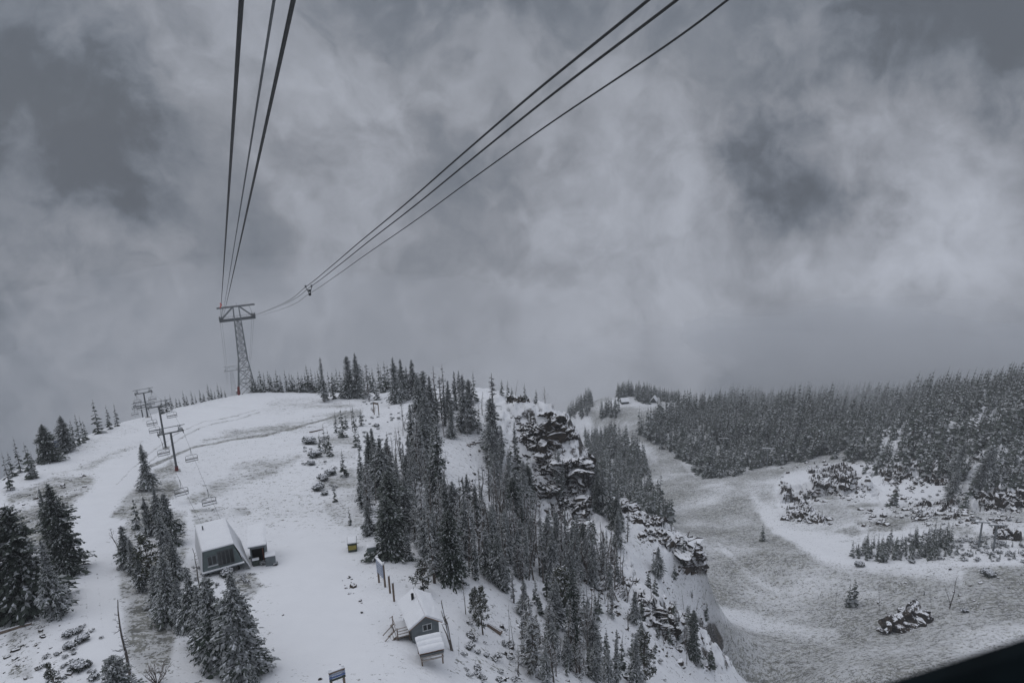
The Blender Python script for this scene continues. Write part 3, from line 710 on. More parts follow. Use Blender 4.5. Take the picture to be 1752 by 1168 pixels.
variants('sparse', 13, [sparse(s, 13, r, nl, .75, tf) for s, r, nl, tf in ((51, 1.3, 75, .75), (52, 1.5, 70, .5), (53, 1.1, 65, .85), (54, 1.7, 80, .65), (55, 1.25, 55, .3))])
variants('snag', 10, [snag(s, 10, nl, ll, up, r, fk, ln) for s, nl, ll, up, r, fk, ln in ((61, 16, 1.6, .8, .16, 0, .04), (62, 10, 1.0, .5, .13, 0, -.05), (63, 22, 2.2, 1.1, .17, 2, .05), (64, 6, .8, .4, .11, 0, .02), (65, 26, 2.6, 1.0, .15, 1, -.06))])
variants('bigsnag', 12, [snag(67, 12, 18, 2.4, .5, .30, 0, -.03, .9)])
variants('forksnag', 10, [snag(68, 10, 5, 1.2, .6, .27, 2, -.10, .4)])
variants('bush', 1.3, [bush(s, r, n_) for s, r, n_ in ((71, 1.1, 26), (72, .9, 18), (73, 1.3, 30))])
variants('barebush', 1.6, [bush(75, 1.2, 24, bare=True), bush(76, .9, 18, bare=True)])
# little far trees with six-sided tiers of boughs
def small_conifer(seed, H, Rm, nw=9, nb=7, snow=.5):
    rng = np.random.default_rng(seed); q = Q()
    t = (np.repeat(np.arange(nw), nb) + rng.uniform(-.3, .3, nw * nb)) / nw; t = np.clip(t, 0, .97)
    az = rng.uniform(0, 6.28, len(t)); L = (Rm * (1 - t) ** .8 + .15) * rng.uniform(.6, 1.15, len(t)); z = H * (.04 + .96 * t)
    c, s = np.cos(az), np.sin(az); w_ = L * .42
    o = np.stack([0 * t, 0 * t, z + L * .25], -1); tip = np.stack([c * L, s * L, z - L * .22], -1); m1 = np.stack([c * L * .55 - s * w_, s * L * .55 + c * w_, z - L * .12], -1); m2 = np.stack([c * L * .55 + s * w_, s * L * .55 - c * w_, z - L * .12], -1)
    q.add(np.stack([o, m1, tip, m2], 1), np.where(rng.uniform(size=len(t)) < .33, 1, 0))
    k = rng.uniform(size=len(t)) < snow; f = rng.uniform(.3, .75, k.sum())[:, None]; up = np.array([0, 0, .1])
    o2 = o[k] * (1 - .25) + tip[k] * .25
    q.add(np.stack([o2 + up, o2 * .4 + m1[k] * .6 * 1 + up * .9, o2 * (1 - f) + tip[k] * f + up, o2 * .6 + m2[k] * .4 + up * .9], 1), 2)
    q.tube([[0, 0, -1], [0, 0, H * .5], [0, 0, H * 1.02]], [.16, .10, .02], 3, 4)
    return q
SMALL = [small_conifer(80 + i, 14, r, snow=sn) for i, (r, sn) in enumerate(((2.3, .34), (1.9, .40), (1.6, .46), (2.6, .30), (2.1, .36)))]
SMALL_MATS = [M_NEED, M_FROST, M_TSNOW, M_BARK]
SMALL_ME = [q.mesh('small_spruce', SMALL_MATS) for q in SMALL]
# ------------------------------------------------------------------ where every tree stands
PRNG = np.random.default_rng(2024)
TREES = []          # dicts: kind, P, h, region, label, px, w
NADIR = (1040.0, 5170.0)
def top_height(P, ty):
    v = P - CAM; k = (IH / 2 - ty) / FPX
    return float((k * (v @ FWD) - v @ UPV) / (UPV[2] - k * FWD[2]))
def tree(kind, x, by, ty, region, label=None, w=1.0, var=None, hmax=26):
    bx = x + (NADIR[0] - x) * (by - ty) / (NADIR[1] - ty)
    P = hit(bx, by)
    if P is None: return
    h = min(max(top_height(P, ty), .5), hmax)
    TREES.append(dict(kind=kind, P=P, h=h, region=region, label=label, px=x, py=by, w=w, var=var))
def behind(kind, x, slant, ty, region, label=None, w=1.0, hmin=6, hmax=19):
    d = ray(x, 675); P = CAM + d * slant; P[2] = ground(P[0], P[1])
    h = top_height(P, ty)
    slant = float(np.interp(x, [q[0] for q in SKY_L], [q[2] for q in SKY_L])) + 10 + (slant * 7 % 40); P = CAM + d * slant; P[2] = ground(P[0], P[1]); h = top_height(P, ty)
    for _ in range(40):                      # step nearer or farther until the tree has a tree's height
        if h > hmax: slant -= 4
        elif h < hmin: slant += 4
        else: break
        P = CAM + d * slant; P[2] = ground(P[0], P[1]); h = top_height(P, ty)
    h = min(max(h, hmin * .7), hmax)
    TREES.append(dict(kind=kind, P=P, h=h, region=region, label=label, px=x, py=ty + 40, w=w, var=None))
def fill(poly, n, mix, hrange, region, mind, s0=60, s1=420, w=(.85, 1.15), edge=None):
    """scatter trees over a patch of hillside"""
    xs = [p[0] for p in poly]; ys = [p[1] for p in poly]
    got = []; tries = 0
    kinds = list(mix); pr = np.array([mix[k] for k in kinds], float); pr /= pr.sum()
    while len(got) < n and tries < n * 30:
        tries += 1
        x, y = PRNG.uniform(min(xs), max(xs)), PRNG.uniform(min(ys), max(ys))
        if not inpoly(np.array([x]), np.array([y]), poly)[0]: continue
        P = hit(x, y)
        if P is None: continue
        s = np.linalg.norm(P - CAM)
        if s < s0 or s > s1: continue
        if any((P[0] - g[0]) ** 2 + (P[1] - g[1]) ** 2 < mind ** 2 for g in got): continue
        got.append(P)
        TREES.append(dict(kind=kinds[PRNG.choice(len(kinds), p=pr)], P=P, h=float(PRNG.uniform(*hrange)), region=region, label=None, px=x, py=y, w=float(PRNG.uniform(*w)), var=None))

# far end of the ridge, left skyline
for k, x, by, ty in [('fir', 3, 838, 780), ('fir', 22, 808, 752), ('fir', 12, 815, 778), ('dark', 40, 818, 762), ('fir', 52, 818, 778), ('fir', 46, 812, 772), ('dark', 70, 790, 730), ('dark', 79, 786, 738), ('fir', 60, 792, 758),
                     ('fir', 102, 772, 715), ('fir', 112, 766, 728), ('fir', 119, 762, 722), ('fir', 127, 758, 711), ('fir', 135, 754, 716), ('fir', 141, 752, 724)]:
    tree(k, x, by, ty - 5, 'skyline_row')
tree('dark', 158, 742, 684, 'skyline_row', 'broad dark spruce standing tallest on the bare snowy skyline beside two thin pines', 1.15)
tree('pine', 180, 734, 692, 'skyline_row', 'middle one of the two thin pines beside the tallest skyline spruce', .75)
tree('pine', 194, 729, 690, 'skyline_row', 'pine with wispy side twigs at the open end of the skyline spruce row', .75)
for i, (x, ty) in enumerate([(282, 686), (290, 682), (300, 689), (312, 676), (318, 684), (326, 676), (333, 682), (340, 672), (347, 680), (354, 664), (360, 672), (366, 676), (371, 663), (377, 670), (384, 676), (306, 690), (274, 692)]):
    tree('fir' if i % 3 else 'frosty', x, float(np.interp(x, [270, 300, 380], [709, 697, 679])), ty - 9, 'mist_row', None, 1.3)
for i, (x, ty) in enumerate([(428, 640), (436, 652), (443, 637), (450, 641), (457, 638), (464, 650), (471, 636), (478, 646), (486, 637), (494, 642), (502, 648), (509, 640), (516, 646), (523, 628), (531, 634), (538, 640), (567, 640), (574, 634), (588, 640), (617, 640), (632, 640), (646, 624), (650, 630), (656, 622), (662, 628), (448, 650), (480, 652), (514, 650), (545, 645), (432, 650), (440, 648), (461, 644), (468, 650), (490, 650), (498, 644), (506, 652), (520, 640), (527, 642), (534, 648), (542, 636), (552, 646), (560, 640), (571, 646), (585, 646), (600, 640), (636, 634), (612, 634)]):
    tree(('fir', 'frosty', 'slim', 'fir')[i % 4] if i != 4 else 'pine', x, 669 + (i % 3), ty - 5, 'behind_tower', None, 1.2)
for k, x, by, ty, ww in [('slim', 547, 687, 611, 1.1), ('fir', 556, 684, 652, 1), ('dark', 566, 682, 640, 1), ('fir', 592, 681, 608, 1.05), ('fir', 606, 680, 603, 1.0), ('fir', 580, 680, 632, 1), ('sparse', 626, 684, 621, 1.2), ('slim', 620, 682, 630, 1.2),
                         ('fir', 642, 684, 648, 1), ('fir', 671, 691, 610, 1.1), ('fir', 684, 685, 613, 1.0), ('fir', 703, 680, 614, 1.0), ('slim', 694, 682, 626, 1.2)]:
    tree(k, x, by, ty, 'crest', None, ww)
for k, x, by, ty, ww in [('fir', 712, 735, 641, 1.1), ('fir', 722, 728, 633, 1.1), ('sparse', 742, 716, 626, 1.3), ('fir', 733, 726, 642, 1.1), ('sparse', 752, 716, 640, 1.3), ('fir', 765, 716, 650, 1), ('sparse', 757, 705, 622, 1), ('slim', 776, 700, 634, 1.2), ('slim', 784, 700, 633, 1.2),
                         ('frosty', 790, 738, 640, .95), ('frosty', 800, 732, 648, .9), ('dark', 809, 688, 635, .9), ('fir', 802, 690, 646, .8), ('fir', 770, 748, 690, .9), ('sparse', 842, 765, 638, 1.4), ('frosty', 838, 768, 680, 1.0), ('slim', 818, 742, 690, 1.1), ('sparse', 730, 745, 660, 1.2),
                         ('slim', 758, 728, 668, 1.2), ('fir', 725, 748, 665, 1.0), ('fir', 716, 752, 690, 1.0)]:
    tree(k, x, by, ty, 'crest_cluster', None, ww)
for k, x, by, ty in [('sparse', 858, 676, 648), ('sparse', 868, 680, 650), ('snag', 881, 676, 650), ('sparse', 897, 678, 654), ('pine', 917, 682, 664), ('snag', 932, 684, 662), ('sparse', 875, 684, 662)]:
    tree(k, x, by, ty, 'cliff_top', None, 1.1)
# clump beside the crest sign and the shrubs below it
for k, x, by, ty, ww in [('fir', 572, 740, 702, 1.3), ('fir', 582, 748, 698, 1.1), ('fir', 590, 732, 705, 1.1), ('fir', 602, 730, 690, 1.1), ('fir', 616, 728, 698, 1.3), ('fir', 552, 775, 725, 1.1), ('frosty', 560, 780, 735, 1.1), ('frosty', 545, 770, 740, 1.0), ('sparse', 612, 770, 735, 1.3), ('sparse', 606, 765, 728, 1.2)]:
    tree(k, x, by, ty, 'sign_clump', None, ww)
tree('snag', 598, 738, 684, 'sign_clump', 'bleached curved dead trunk rising from the spruce clump by the crest sign', .8, 3)
tree('fir', 584, 815, 768, 'open_edge', 'small snowy spruce alone below the clump near the crest sign', 1.1)
tree('slim', 570, 858, 828, 'open_edge', 'very small narrow spruce among the low shrubs at the meadow edge', 1.2)
tree('frosty', 596, 898, 866, 'open_edge', 'small frosted spruce on open snow above the yellow bin', 1.3)
# clump by the lift huts
tree('fir', 240, 838, 758, 'hut_clump', 'lone slender spruce on the open slope below the lift towers', 1.0, 0)
for k, x, by, ty, ww in [('fir', 226, 905, 850, 1.2), ('fir', 244, 915, 848, 1.2), ('fir', 262, 912, 832, 1.1), ('fir', 278, 930, 842, 1.2), ('frosty', 270, 960, 880, 1.1), ('fir', 206, 970, 898, 1.2), ('frosty', 220, 980, 920, 1.2), ('fir', 232, 1010, 945, 1.1), ('frosty', 283, 985, 900, 1.1), ('fir', 290, 990, 920, 1.2),
                         ('frosty', 262, 1040, 965, 1.2), ('fir', 274, 1060, 945, 1.2), ('frosty', 300, 1060, 985, 1.1), ('fir', 296, 1080, 1000, 1.2), ('fir', 317, 1100, 968, 1.1), ('frosty', 334, 1120, 1000, 1.2), ('fir', 350, 1140, 985, 1.1), ('frosty', 372, 1150, 1020, 1.1)]:
    tree(k, x, by, ty, 'hut_clump', None, ww)
tree('pine', 243, 1005, 908, 'hut_clump', 'rounded brownish pine among dark spruces in the clump by the lift huts', 1.0, 0)
tree('frosty', 392, 1160, 975, 'hut_clump', 'big heavily frosted spruce directly in front of the lift hut', 1.12, 1)
tree('frosty', 410, 1150, 1030, 'hut_clump', 'frosted spruce pressed against the big spruce in front of the lift hut', 1.1, 0)
tree('snag', 196, 950, 898, 'hut_clump', 'dead tree with hooked limbs sticking out of the clump beside the snow road', 1.1, 2)
tree('bigsnag', 330, 1010, 935, 'hut_clump', 'bare dark snag beside the corner of the lift hut', .7, 0)
tree('bigsnag', 196, 1160, 1026, 'near_left', 'tall broken grey snag with snowy stub limbs beside the snow road', .8, 0)
# nearest trees at the left edge
tree('dark', 8, 1048, 862, 'near_left', 'huge dark spruce cut off by the picture edge beside the snow road', 1.25, 0)
tree('dark', -34, 1060, 900, 'near_left', 'dark spruce mostly outside the picture edge next to the huge dark spruce', 1.1)
tree('dark', 80, 980, 826, 'near_left', 'large dark double-topped spruce above the road, fullest crown of its cluster', 1.25, 1)
tree('fir', 66, 975, 834, 'near_left', 'dark spruce making the second top beside the fullest crown near the road', .9, 2)
tree('dark', 92, 985, 880, 'near_left', 'dark spruce hidden low behind the double-topped spruce near the road', 1.2, 2)
tree('frosty', 68, 1055, 922, 'near_left', 'frosted spruce leaning before the large dark double-topped spruce', 1.0, 2)
tree('fir', 46, 1035, 930, 'near_left', 'slim frosted spruce squeezed between the two biggest dark spruces', .9, 3)
tree('pine', 82, 1195, 1133, 'near_left', 'small bushy pine at the bottom picture edge below the snow road', .9, 1)
tree('frosty', 190, 1215, 1120, 'near_left', 'frosted low spruce at the foot of the tall broken grey snag', 1.6, 0)
tree('fir', 430, 1200, 1135, 'near_left', 'tiny spruce at the bottom picture edge beside the big frosted spruce', .9, 4)
# stand edge along the piste
for k, x, by, ty, ww, lb, vr in [('dark', 658, 952, 848, 1.25, 'largest dark spruce at the stand edge behind the grey electrical box', 0), ('slim', 694, 958, 893, 1.3, 'narrow dark spruce right beside the largest spruce at the stand edge', 1), ('fir', 626, 915, 858, 1.0, 'lone full spruce standing above the yellow bin at the stand edge', 4),
                              ('sparse', 622, 890, 800, 1.3, None, None), ('slim', 612, 870, 790, 1.2, None, None), ('toppedpine', 720, 1012, 945, 1.2, 'small pine with bare twiggy top and dense skirt near the trail sign', 0), ('fir', 707, 1018, 1002, 1.3, 'tiny spruce seedling next to the twiggy topped pine', 4)]:
    tree(k, x, by, ty, 'stand_edge', lb, ww, vr)
# tall ones that lead the eye in the stand
for k, x, by, ty, ww in [('slim', 745, 885, 712, 1.25), ('fir', 648, 850, 748, 1.3), ('fir', 660, 815, 765, .9), ('sparse', 709, 820, 700, 1.3), ('slim', 700, 790, 690, 1.3), ('slim', 706, 830, 760, 1.3), ('fir', 720, 800, 700, 1.1), ('slim', 728, 860, 765, 1.2), ('slim', 737, 880, 770, 1.2), ('snag', 672, 800, 745, 1), ('snag', 686, 745, 700, 1), ('frosty', 836, 790, 722, 1.1), ('sparse', 634, 830, 755, 1.2)]:
    tree(k, x, by, ty, 'stand_tall', None, ww)
S_MAIN = dict(slim=4, sparse=4.5, fir=2.2, frosty=2.6, dark=.9)
fill([(612, 850), (660, 790), (745, 800), (765, 880), (770, 950), (700, 950), (650, 905), (618, 900)], 46, S_MAIN, (7.5, 12), 'stand_front', 2.2)
fill([(740, 1000), (720, 950), (760, 900), (850, 900), (930, 930), (1010, 960), (1060, 1000), (1065, 1030), (1000, 1010), (930, 1000), (860, 1005), (800, 990)], 90, dict(slim=3, sparse=5.5, fir=2, frosty=2.8, dark=.6), (7, 11.5), 'stand_low', 2.0)
fill([(835, 880), (840, 800), (870, 770), (900, 810), (920, 870), (900, 905), (850, 905)], 30, dict(slim=4, sparse=3, fir=2, frosty=2, dark=.8), (8.5, 13), 'stand_cliff', 2.6)
fill([(760, 870), (830, 850), (840, 905), (770, 905)], 9, dict(slim=2, sparse=5), (6, 9), 'stand_front', 2.4)
fill([(920, 870), (960, 880), (1030, 920), (1050, 960), (960, 950)], 9, dict(slim=3, sparse=4, fir=1), (5, 8), 'cliff_foot', 3)
fill([(1015, 860), (1050, 880), (1085, 930), (1060, 960), (1030, 900)], 9, dict(fir=3, slim=3, sparse=2, dark=1), (7, 11), 'cliff_foot', 3)
for k, x, by, ty, ww in [('dark', 1053, 905, 850, .9), ('fir', 1030, 880, 800, 1), ('slim', 1042, 890, 805, 1.1), ('fir', 1020, 850, 790, 1), ('slim', 955, 850, 770, 1.4), ('slim', 962, 860, 785, 1.2), ('sparse', 948, 830, 760, 1.3)]:
    tree(k, x, by, ty, 'cliff_foot', None, ww)
# scattered trees on the lower flank
for k, x, by, ty, ww, lb, vr in [('pine', 822, 1085, 1000, .72, 'bushy pine with crooked bare lower trunk uphill of the fallen log', 1), ('pine', 812, 1060, 1005, .7, 'smaller pine touching the bushy pine by the fallen log', 2),
                              ('sparse', 905, 1150, 1015, 1.5, 'tall ragged spruce with dark bare foot on the open lower flank', 3), ('pine', 912, 1120, 1050, .55, 'low pine tangled into the tall ragged spruce on the lower flank', 0), ('frosty', 933, 1185, 1105, .8, 'frosted small spruce at the bottom picture edge below the ragged spruce', 1),
                              ('frosty', 945, 1065, 1005, 1.1, 'roundish frosted spruce on the snow patch in mid flank', 0), ('dark', 978, 1108, 955, .55, 'dark tall one-sided spruce with black trunk on the lower flank', 2), ('sparse', 985, 1100, 985, 1.3, 'grey ragged spruce just behind the black trunked one', 1),
                              ('slim', 1055, 1170, 1075, .9, 'slender pointed spruce rising out of brush at the lower flank', 0), ('frosty', 1088, 1175, 1085, .9, 'full frosted spruce beside the slender pointed one on the lower flank', 2), ('pine', 1105, 1165, 1080, .8, 'bushy pine at the valley side of the full frosted spruce', 0),
                              ('frosty', 1040, 1190, 1110, .9, 'frosted spruce half out of the picture below the slender pointed one', 1), ('fir', 1086, 1063, 1010, 1.0, 'dark spruce clinging to the rocky edge above the bowl', 0), ('fir', 1126, 988, 934, 1.0, 'dark spruce alone on the white slope above the bowl', 1),
                              ('fir', 1098, 1058, 1020, 1.0, 'small spruce at the rocky edge beside the clinging dark one', 3), ('slim', 1143, 1085, 1040, 1.0, 'short thin spruce on the rim next to the leaning dead tree', 1), ('slim', 1160, 1088, 1058, 1.1, 'stunted thin spruce between leaning dead trees on the rim', 2),
                              ('dark', 1187, 1128, 1042, .7, 'dark narrow spruce beside the rim boulder at the bowl edge', 0), ('pine', 1217, 1140, 1105, .9, 'small round pine with bare stem at the bowl edge', 1), ('fir', 1170, 965, 915, .8, 'small dark spruce at the end of the rocky rib', 2)]:
    tree(k, x, by, ty, 'flank', lb, ww, vr)
fill([(880, 1168), (900, 1110), (960, 1100), (1010, 1130), (1040, 1168)], 10, dict(sparse=3, frosty=1), (3.5, 6), 'brush_low', 1.6, w=(1, 1.5))
fill([(830, 1000), (900, 1010), (990, 1020), (1060, 1050), (1040, 1070), (940, 1040), (850, 1030)], 9, dict(sparse=4, frosty=1), (4, 7), 'brush_mid', 2.0, w=(1, 1.5))
fill([(885, 1045), (1010, 1030), (1070, 1060), (1125, 1168), (905, 1168)], 30, dict(sparse=4, frosty=2.5, slim=1, pine=.8), (3.5, 8), 'brush_low', 2.2, w=(.9, 1.4))
fill([(1105, 960), (1200, 1000), (1215, 1060), (1205, 1150), (1120, 1120), (1090, 1020)], 14, dict(sparse=3, frosty=2, slim=2), (2.2, 5), 'rim', 4, w=(1, 1.4))
# dead trees
for k, x, by, ty, ww, lb, vr in [('forksnag', 768, 1112, 1024, 1.0, 'forked brown dead trunk beside the grey cabin', 0), ('snag', 868, 1110, 1030, .6, 'thin dead pole pair below the bushy pine on the open flank', 3), ('snag', 877, 1112, 1040, .6, 'leaning thin dead pole next to the pole pair on the open flank', 1), ('snag', 889, 1120, 1030, .6, 'dead pole with forked tip left of the ragged spruce on the flank', 3), ('snag', 897, 1098, 1000, .6, 'slim dead pole with side twigs uphill of the ragged spruce', 1),
                              ('snag', 1010, 1110, 1000, 1.0, 'dead tree with long twiggy branches leaning out over the flank', 4), ('snag', 1005, 1130, 1040, .7, 'bare dead tree below the twiggy leaning one on the flank', 2), ('snag', 1158, 1078, 1025, 1.2, 'leaning dead tree with bare crown on the rim above the bowl', 4), ('snag', 1180, 1095, 1050, 1, 'thin dead tree beside the leaning bare crown on the rim', 1),
                              ('snag', 793, 1050, 985, .7, 'dead grey spike with one side limb behind the cabin roof', 0), ('snag', 783, 1120, 1085, .8, 'short dead stub beside the forked brown trunk', 3)]:
    tree(k, x, by, ty, 'dead_flank', lb, ww, vr)
fill([(780, 900), (850, 880), (960, 930), (1060, 960), (1070, 1020), (940, 1000), (800, 985)], 95, dict(snag=1), (6, 11), 'dead_stand', 2.2, w=(.9, 1.4))
fill([(905, 880), (1000, 900), (1060, 930), (1010, 960), (920, 920)], 7, dict(snag=1), (5, 8), 'dead_cliff', 3, w=(.8, 1.1))
fill([(620, 800), (760, 760), (770, 900), (640, 900)], 16, dict(snag=1), (7, 10), 'dead_front', 4, w=(.8, 1.2))
fill([(900, 1168), (960, 1090), (1040, 1100), (1110, 1168)], 14, dict(snag=1), (3.5, 6.5), 'dead_brush', 1.5, w=(1, 1.6))
fill([(1000, 1010), (1070, 1020), (1110, 1080), (1020, 1080)], 8, dict(snag=1), (4, 7), 'dead_brush', 2, w=(1, 1.5))
fill([(690, 690), (830, 690), (830, 760), (690, 770)], 12, dict(snag=1), (6, 9), 'dead_crest', 4, w=(.8, 1.2))
fill([(1100, 980), (1200, 1010), (1205, 1150), (1110, 1110)], 9, dict(snag=1), (3, 6), 'dead_rim', 4, w=(.9, 1.4))
# out in the bowl
for k, x, by, ty, ww, lb, vr in [('frosty', 1306, 925, 893, .8, 'lone brownish spruce in the middle of the bowl floor', 2), ('frosty', 1455, 1037, 995, .95, 'bushy spruce standing out in the open bowl between two dead stems', 0), ('slim', 1464, 1036, 990, 1, 'slim spruce tip rising behind the bushy bowl spruce', 0), ('frosty', 1582, 1018, 1009, 1.2, 'tiny spruce on top of the rock outcrop in the bowl', 1)]:
    tree(k, x, by, ty, 'bowl', lb, ww, vr)
for k, x, by, ty, ww, lb, vr in [('snag', 1433, 1037, 1003, 1, 'dead stem on the cliff side of the bushy bowl spruce', 3), ('snag', 1508, 1036, 1000, 1, 'dead stem standing alone between bowl spruce and outcrop', 1), ('snag', 1596, 1030, 995, 1, 'upright dead stem behind the rock outcrop', 1), ('snag', 1585, 1010, 993, .8, 'faint short dead stem behind the rock outcrop', 3), ('snag', 1632, 1040, 985, 1.2, 'leaning branched dead tree past the rock outcrop', 4)]:
    tree(k, x, by, ty, 'dead_bowl', lb, ww, vr)
# hillside right of the bowl: single trees among the rocks
fill([(1400, 778), (1500, 770), (1752, 715), (1752, 850), (1650, 850), (1560, 815), (1480, 800)], 110, dict(slim=4, fir=3, frosty=2), (12, 20), 'hillside', 5, 300, 700, (.9, 1.3))
for k, x, by, ty in [('frosty', 1530, 865, 825), ('fir', 1640, 865, 825), ('frosty', 1655, 868, 830), ('fir', 1632, 862, 800), ('fir', 1405, 890, 872), ('slim', 1500, 812, 775), ('slim', 1482, 810, 770)]:
    tree(k, x, by, ty, 'hillside', None, 1.1)
# far forest on the valley sides: spruces by the thousand
FAR = []
def forest(poly, spacing, hr, s0, s1, dens=1.0, clump=0.0):
    pts = np.array([hit(x, y) for x, y in poly if hit(x, y) is not None])
    x0, y0 = pts[:, :2].min(0) - 30; x1, y1 = pts[:, :2].max(0) + 30
    xs, ys = np.meshgrid(np.arange(x0, x1, spacing), np.arange(y0, y1, spacing))
    xs = xs.ravel() + PRNG.uniform(-.45, .45, xs.size) * spacing; ys = ys.ravel() + PRNG.uniform(-.45, .45, ys.size) * spacing
    z = ground(xs, ys); P = np.stack([xs, ys, z], -1); v = P - CAM; s = np.linalg.norm(v, axis=1); zz = np.maximum(v @ FWD, 1)
    px, py = IW / 2 + FPX * (v @ RGT) / zz, IH / 2 - FPX * (v @ UPV) / zz
    k = inpoly(px, py, poly) & (s > s0) & (s < s1) & (PRNG.uniform(size=len(s)) < dens)
    if clump: k &= fbm(xs / 28, ys / 28, 3, 91) > clump
    for p in P[k]:
        m_ = 1.0 + .42 * float(fbm(np.array([p[0] / 24]), np.array([p[1] / 24]), 3, 95)[0]); FAR.append((p, float(PRNG.uniform(*hr)) * min(1.3, max(.45, m_))))
forest([(1092, 742), (1128, 722), (1142, 716), (1165, 700), (1240, 690), (1400, 688), (1500, 684), (1540, 705), (1500, 745), (1430, 775), (1380, 792), (1300, 800), (1250, 818), (1205, 822), (1180, 797), (1140, 773), (1100, 750)], 5.6, (9, 23), 380, 1100, .95)
forest([(1500, 684), (1620, 676), (1752, 660), (1980, 640), (1980, 675), (1752, 700), (1640, 720), (1540, 740), (1500, 745), (1540, 705)], 6.2, (10, 23), 380, 1100, .9)
forest([(1430, 775), (1500, 745), (1640, 715), (1752, 690), (1980, 665), (1980, 730), (1752, 750), (1660, 775), (1560, 790), (1480, 790)], 7.4, (13, 25), 330, 1100, .92, -.3)
forest([(998, 742), (1040, 748), (1100, 776), (1112, 830), (1132, 880), (1152, 892), (1140, 910), (1100, 885), (1060, 850), (1008, 870)], 4.8, (12, 18), 330, 800, .9)
forest([(1024, 715), (1060, 716), (1058, 704), (1030, 702)], 4.2, (12, 17), 500, 1000)
forest([(935, 685), (985, 680), (1016, 690), (1003, 716), (960, 720)], 5, (12, 17), 500, 1100)
forest([(1056, 688), (1064, 681), (1082, 678), (1090, 690), (1108, 692), (1116, 686), (1126, 680), (1136, 690), (1160, 690), (1170, 672), (1056, 672)], 5, (12, 17), 500, 1100, .8)
forest([(1449, 955), (1475, 935), (1560, 925), (1625, 925), (1640, 948), (1600, 958), (1500, 962)], 2.3, (4, 9), 280, 420, .8)
forest([(1640, 948), (1660, 925), (1752, 930), (1752, 958), (1680, 955)], 3.2, (2.5, 5), 280, 420, .6)
# ------------------------------------------------------------------ trees as things
ORD = "first second third fourth fifth sixth seventh eighth ninth tenth eleventh twelfth thirteenth fourteenth fifteenth sixteenth seventeenth eighteenth nineteenth twentieth".split()
TENS = {2: 'twenty', 3: 'thirty', 4: 'forty', 5: 'fifty', 6: 'sixty', 7: 'seventy', 8: 'eighty', 9: 'ninety'}
def ordinal(i):
    if i < 20: return ORD[i]
    t, u = divmod(i + 1, 10)
    return TENS[t] + '-' + ORD[u - 1] if u else TENS[t][:-1] + 'ieth'
LOOK = dict(fir='snow-dusted spruce', frosty='heavily frosted spruce', dark='dark full spruce', slim='narrow spire spruce', sparse='thin half-bare grey spruce', pine='rounded pine', toppedpine='pine', snag='bare dead tree', bigsnag='broken snag', forksnag='forked dead tree')
NAME = dict(fir='spruce_tree', frosty='spruce_tree', dark='spruce_tree', slim='spruce_tree', sparse='spruce_tree', pine='pine_tree', toppedpine='pine_tree', snag='dead_tree', bigsnag='dead_tree', forksnag='dead_tree', bush='shrub', barebush='shrub')
REGION = dict(skyline_row=('in the skyline row beyond the snow road', 'trees on the skyline beyond the snow road'), mist_row=('in the misty row behind the lift slope', 'misty trees behind the lift slope'), behind_tower=('in the misty row beside the tram tower', 'misty trees beside the tram tower'),
              crest=('along the snowy crest past the tram tower', 'trees along the snowy crest'), crest_cluster=('in the crest cluster above the white clearing', 'trees above the white clearing'), cliff_top=('on top of the rocky cliff', 'trees on top of the cliff'), sign_clump=('in the clump beside the crest sign', 'trees beside the crest sign'),
              open_edge=('at the meadow edge', 'small trees at the meadow edge'), hut_clump=('in the clump by the lift huts', 'trees in the clump by the lift huts'), near_left=('beside the snow road', 'near trees beside the snow road'), stand_edge=('on the piste edge of the stand', 'trees on the piste edge of the stand'),
              stand_tall=('rising tall in the middle stand', 'tall trees in the middle stand'), stand_front=('in the piste side of the middle stand', 'trees in the piste side of the middle stand'), stand_low=('along the lower side of the middle stand', 'trees along the lower side of the middle stand'), stand_cliff=('in the stand beside the cliff', 'trees in the stand beside the cliff'),
              cliff_foot=('at the foot of the cliff', 'trees at the foot of the cliff'), flank=('on the lower flank', 'trees scattered on the lower flank'), brush_low=('in the brush at the bottom edge', 'thin trees in the brush at the bottom edge'), brush_mid=('on the snow below the middle stand', 'thin trees below the middle stand'),
              dead_flank=('on the open lower flank', 'dead trees on the open flank'), dead_stand=('mixed into the middle stand', 'dead trees mixed into the middle stand'), dead_cliff=('on the slope below the cliff', 'dead trees below the cliff'), dead_front=('near the piste side of the stand', 'dead trees near the piste side'), dead_brush=('in the brush of the lower flank', 'dead stems in the brush'), dead_crest=('in the crest cluster above the clearing', 'dead trees in the crest cluster'), rim=('on the rim slope above the bowl', 'small trees on the rim slope'), dead_rim=('on the rim slope above the bowl', 'dead stems on the rim slope'), bowl=('in the open bowl', 'trees standing in the bowl'), dead_bowl=('in the open bowl', 'dead stems in the bowl'),
              hillside=('on the rocky hillside across the bowl', 'trees on the rocky hillside across the bowl'))
def row_labels(region):
    """second narrow spire spruce from the left ... : counted among its own look within its patch"""
    by = {}
    for t in TREES:
        if t['region'] == region and not t['label']: by.setdefault(t['kind'], []).append(t)
    for k, ts in by.items():
        ts.sort(key=lambda t: t['px'])
        where = REGION[region][0]
        for i, t in enumerate(ts):
            if len(ts) == 1: t['label'] = f'only {LOOK[k]} {where}'
            else: t['label'] = f'{ordinal(i)} {LOOK[k]} from the left {where}'
for r_ in REGION: row_labels(r_)
def dist(t): return float(np.linalg.norm(t['P'] - CAM))
conifers = [t for t in TREES if NAME[t['kind']] != 'dead_tree']
conifers.sort(key=lambda t: -t['h'] / dist(t))
print("conifers", len(conifers)); LIMIT = 300
single = set(id(t) for t in conifers[:LIMIT])
FAR += [(t['P'], t['h']) for t in conifers[LIMIT:]]
TREES = [t for t in TREES if NAME[t['kind']] == 'dead_tree' or id(t) in single]
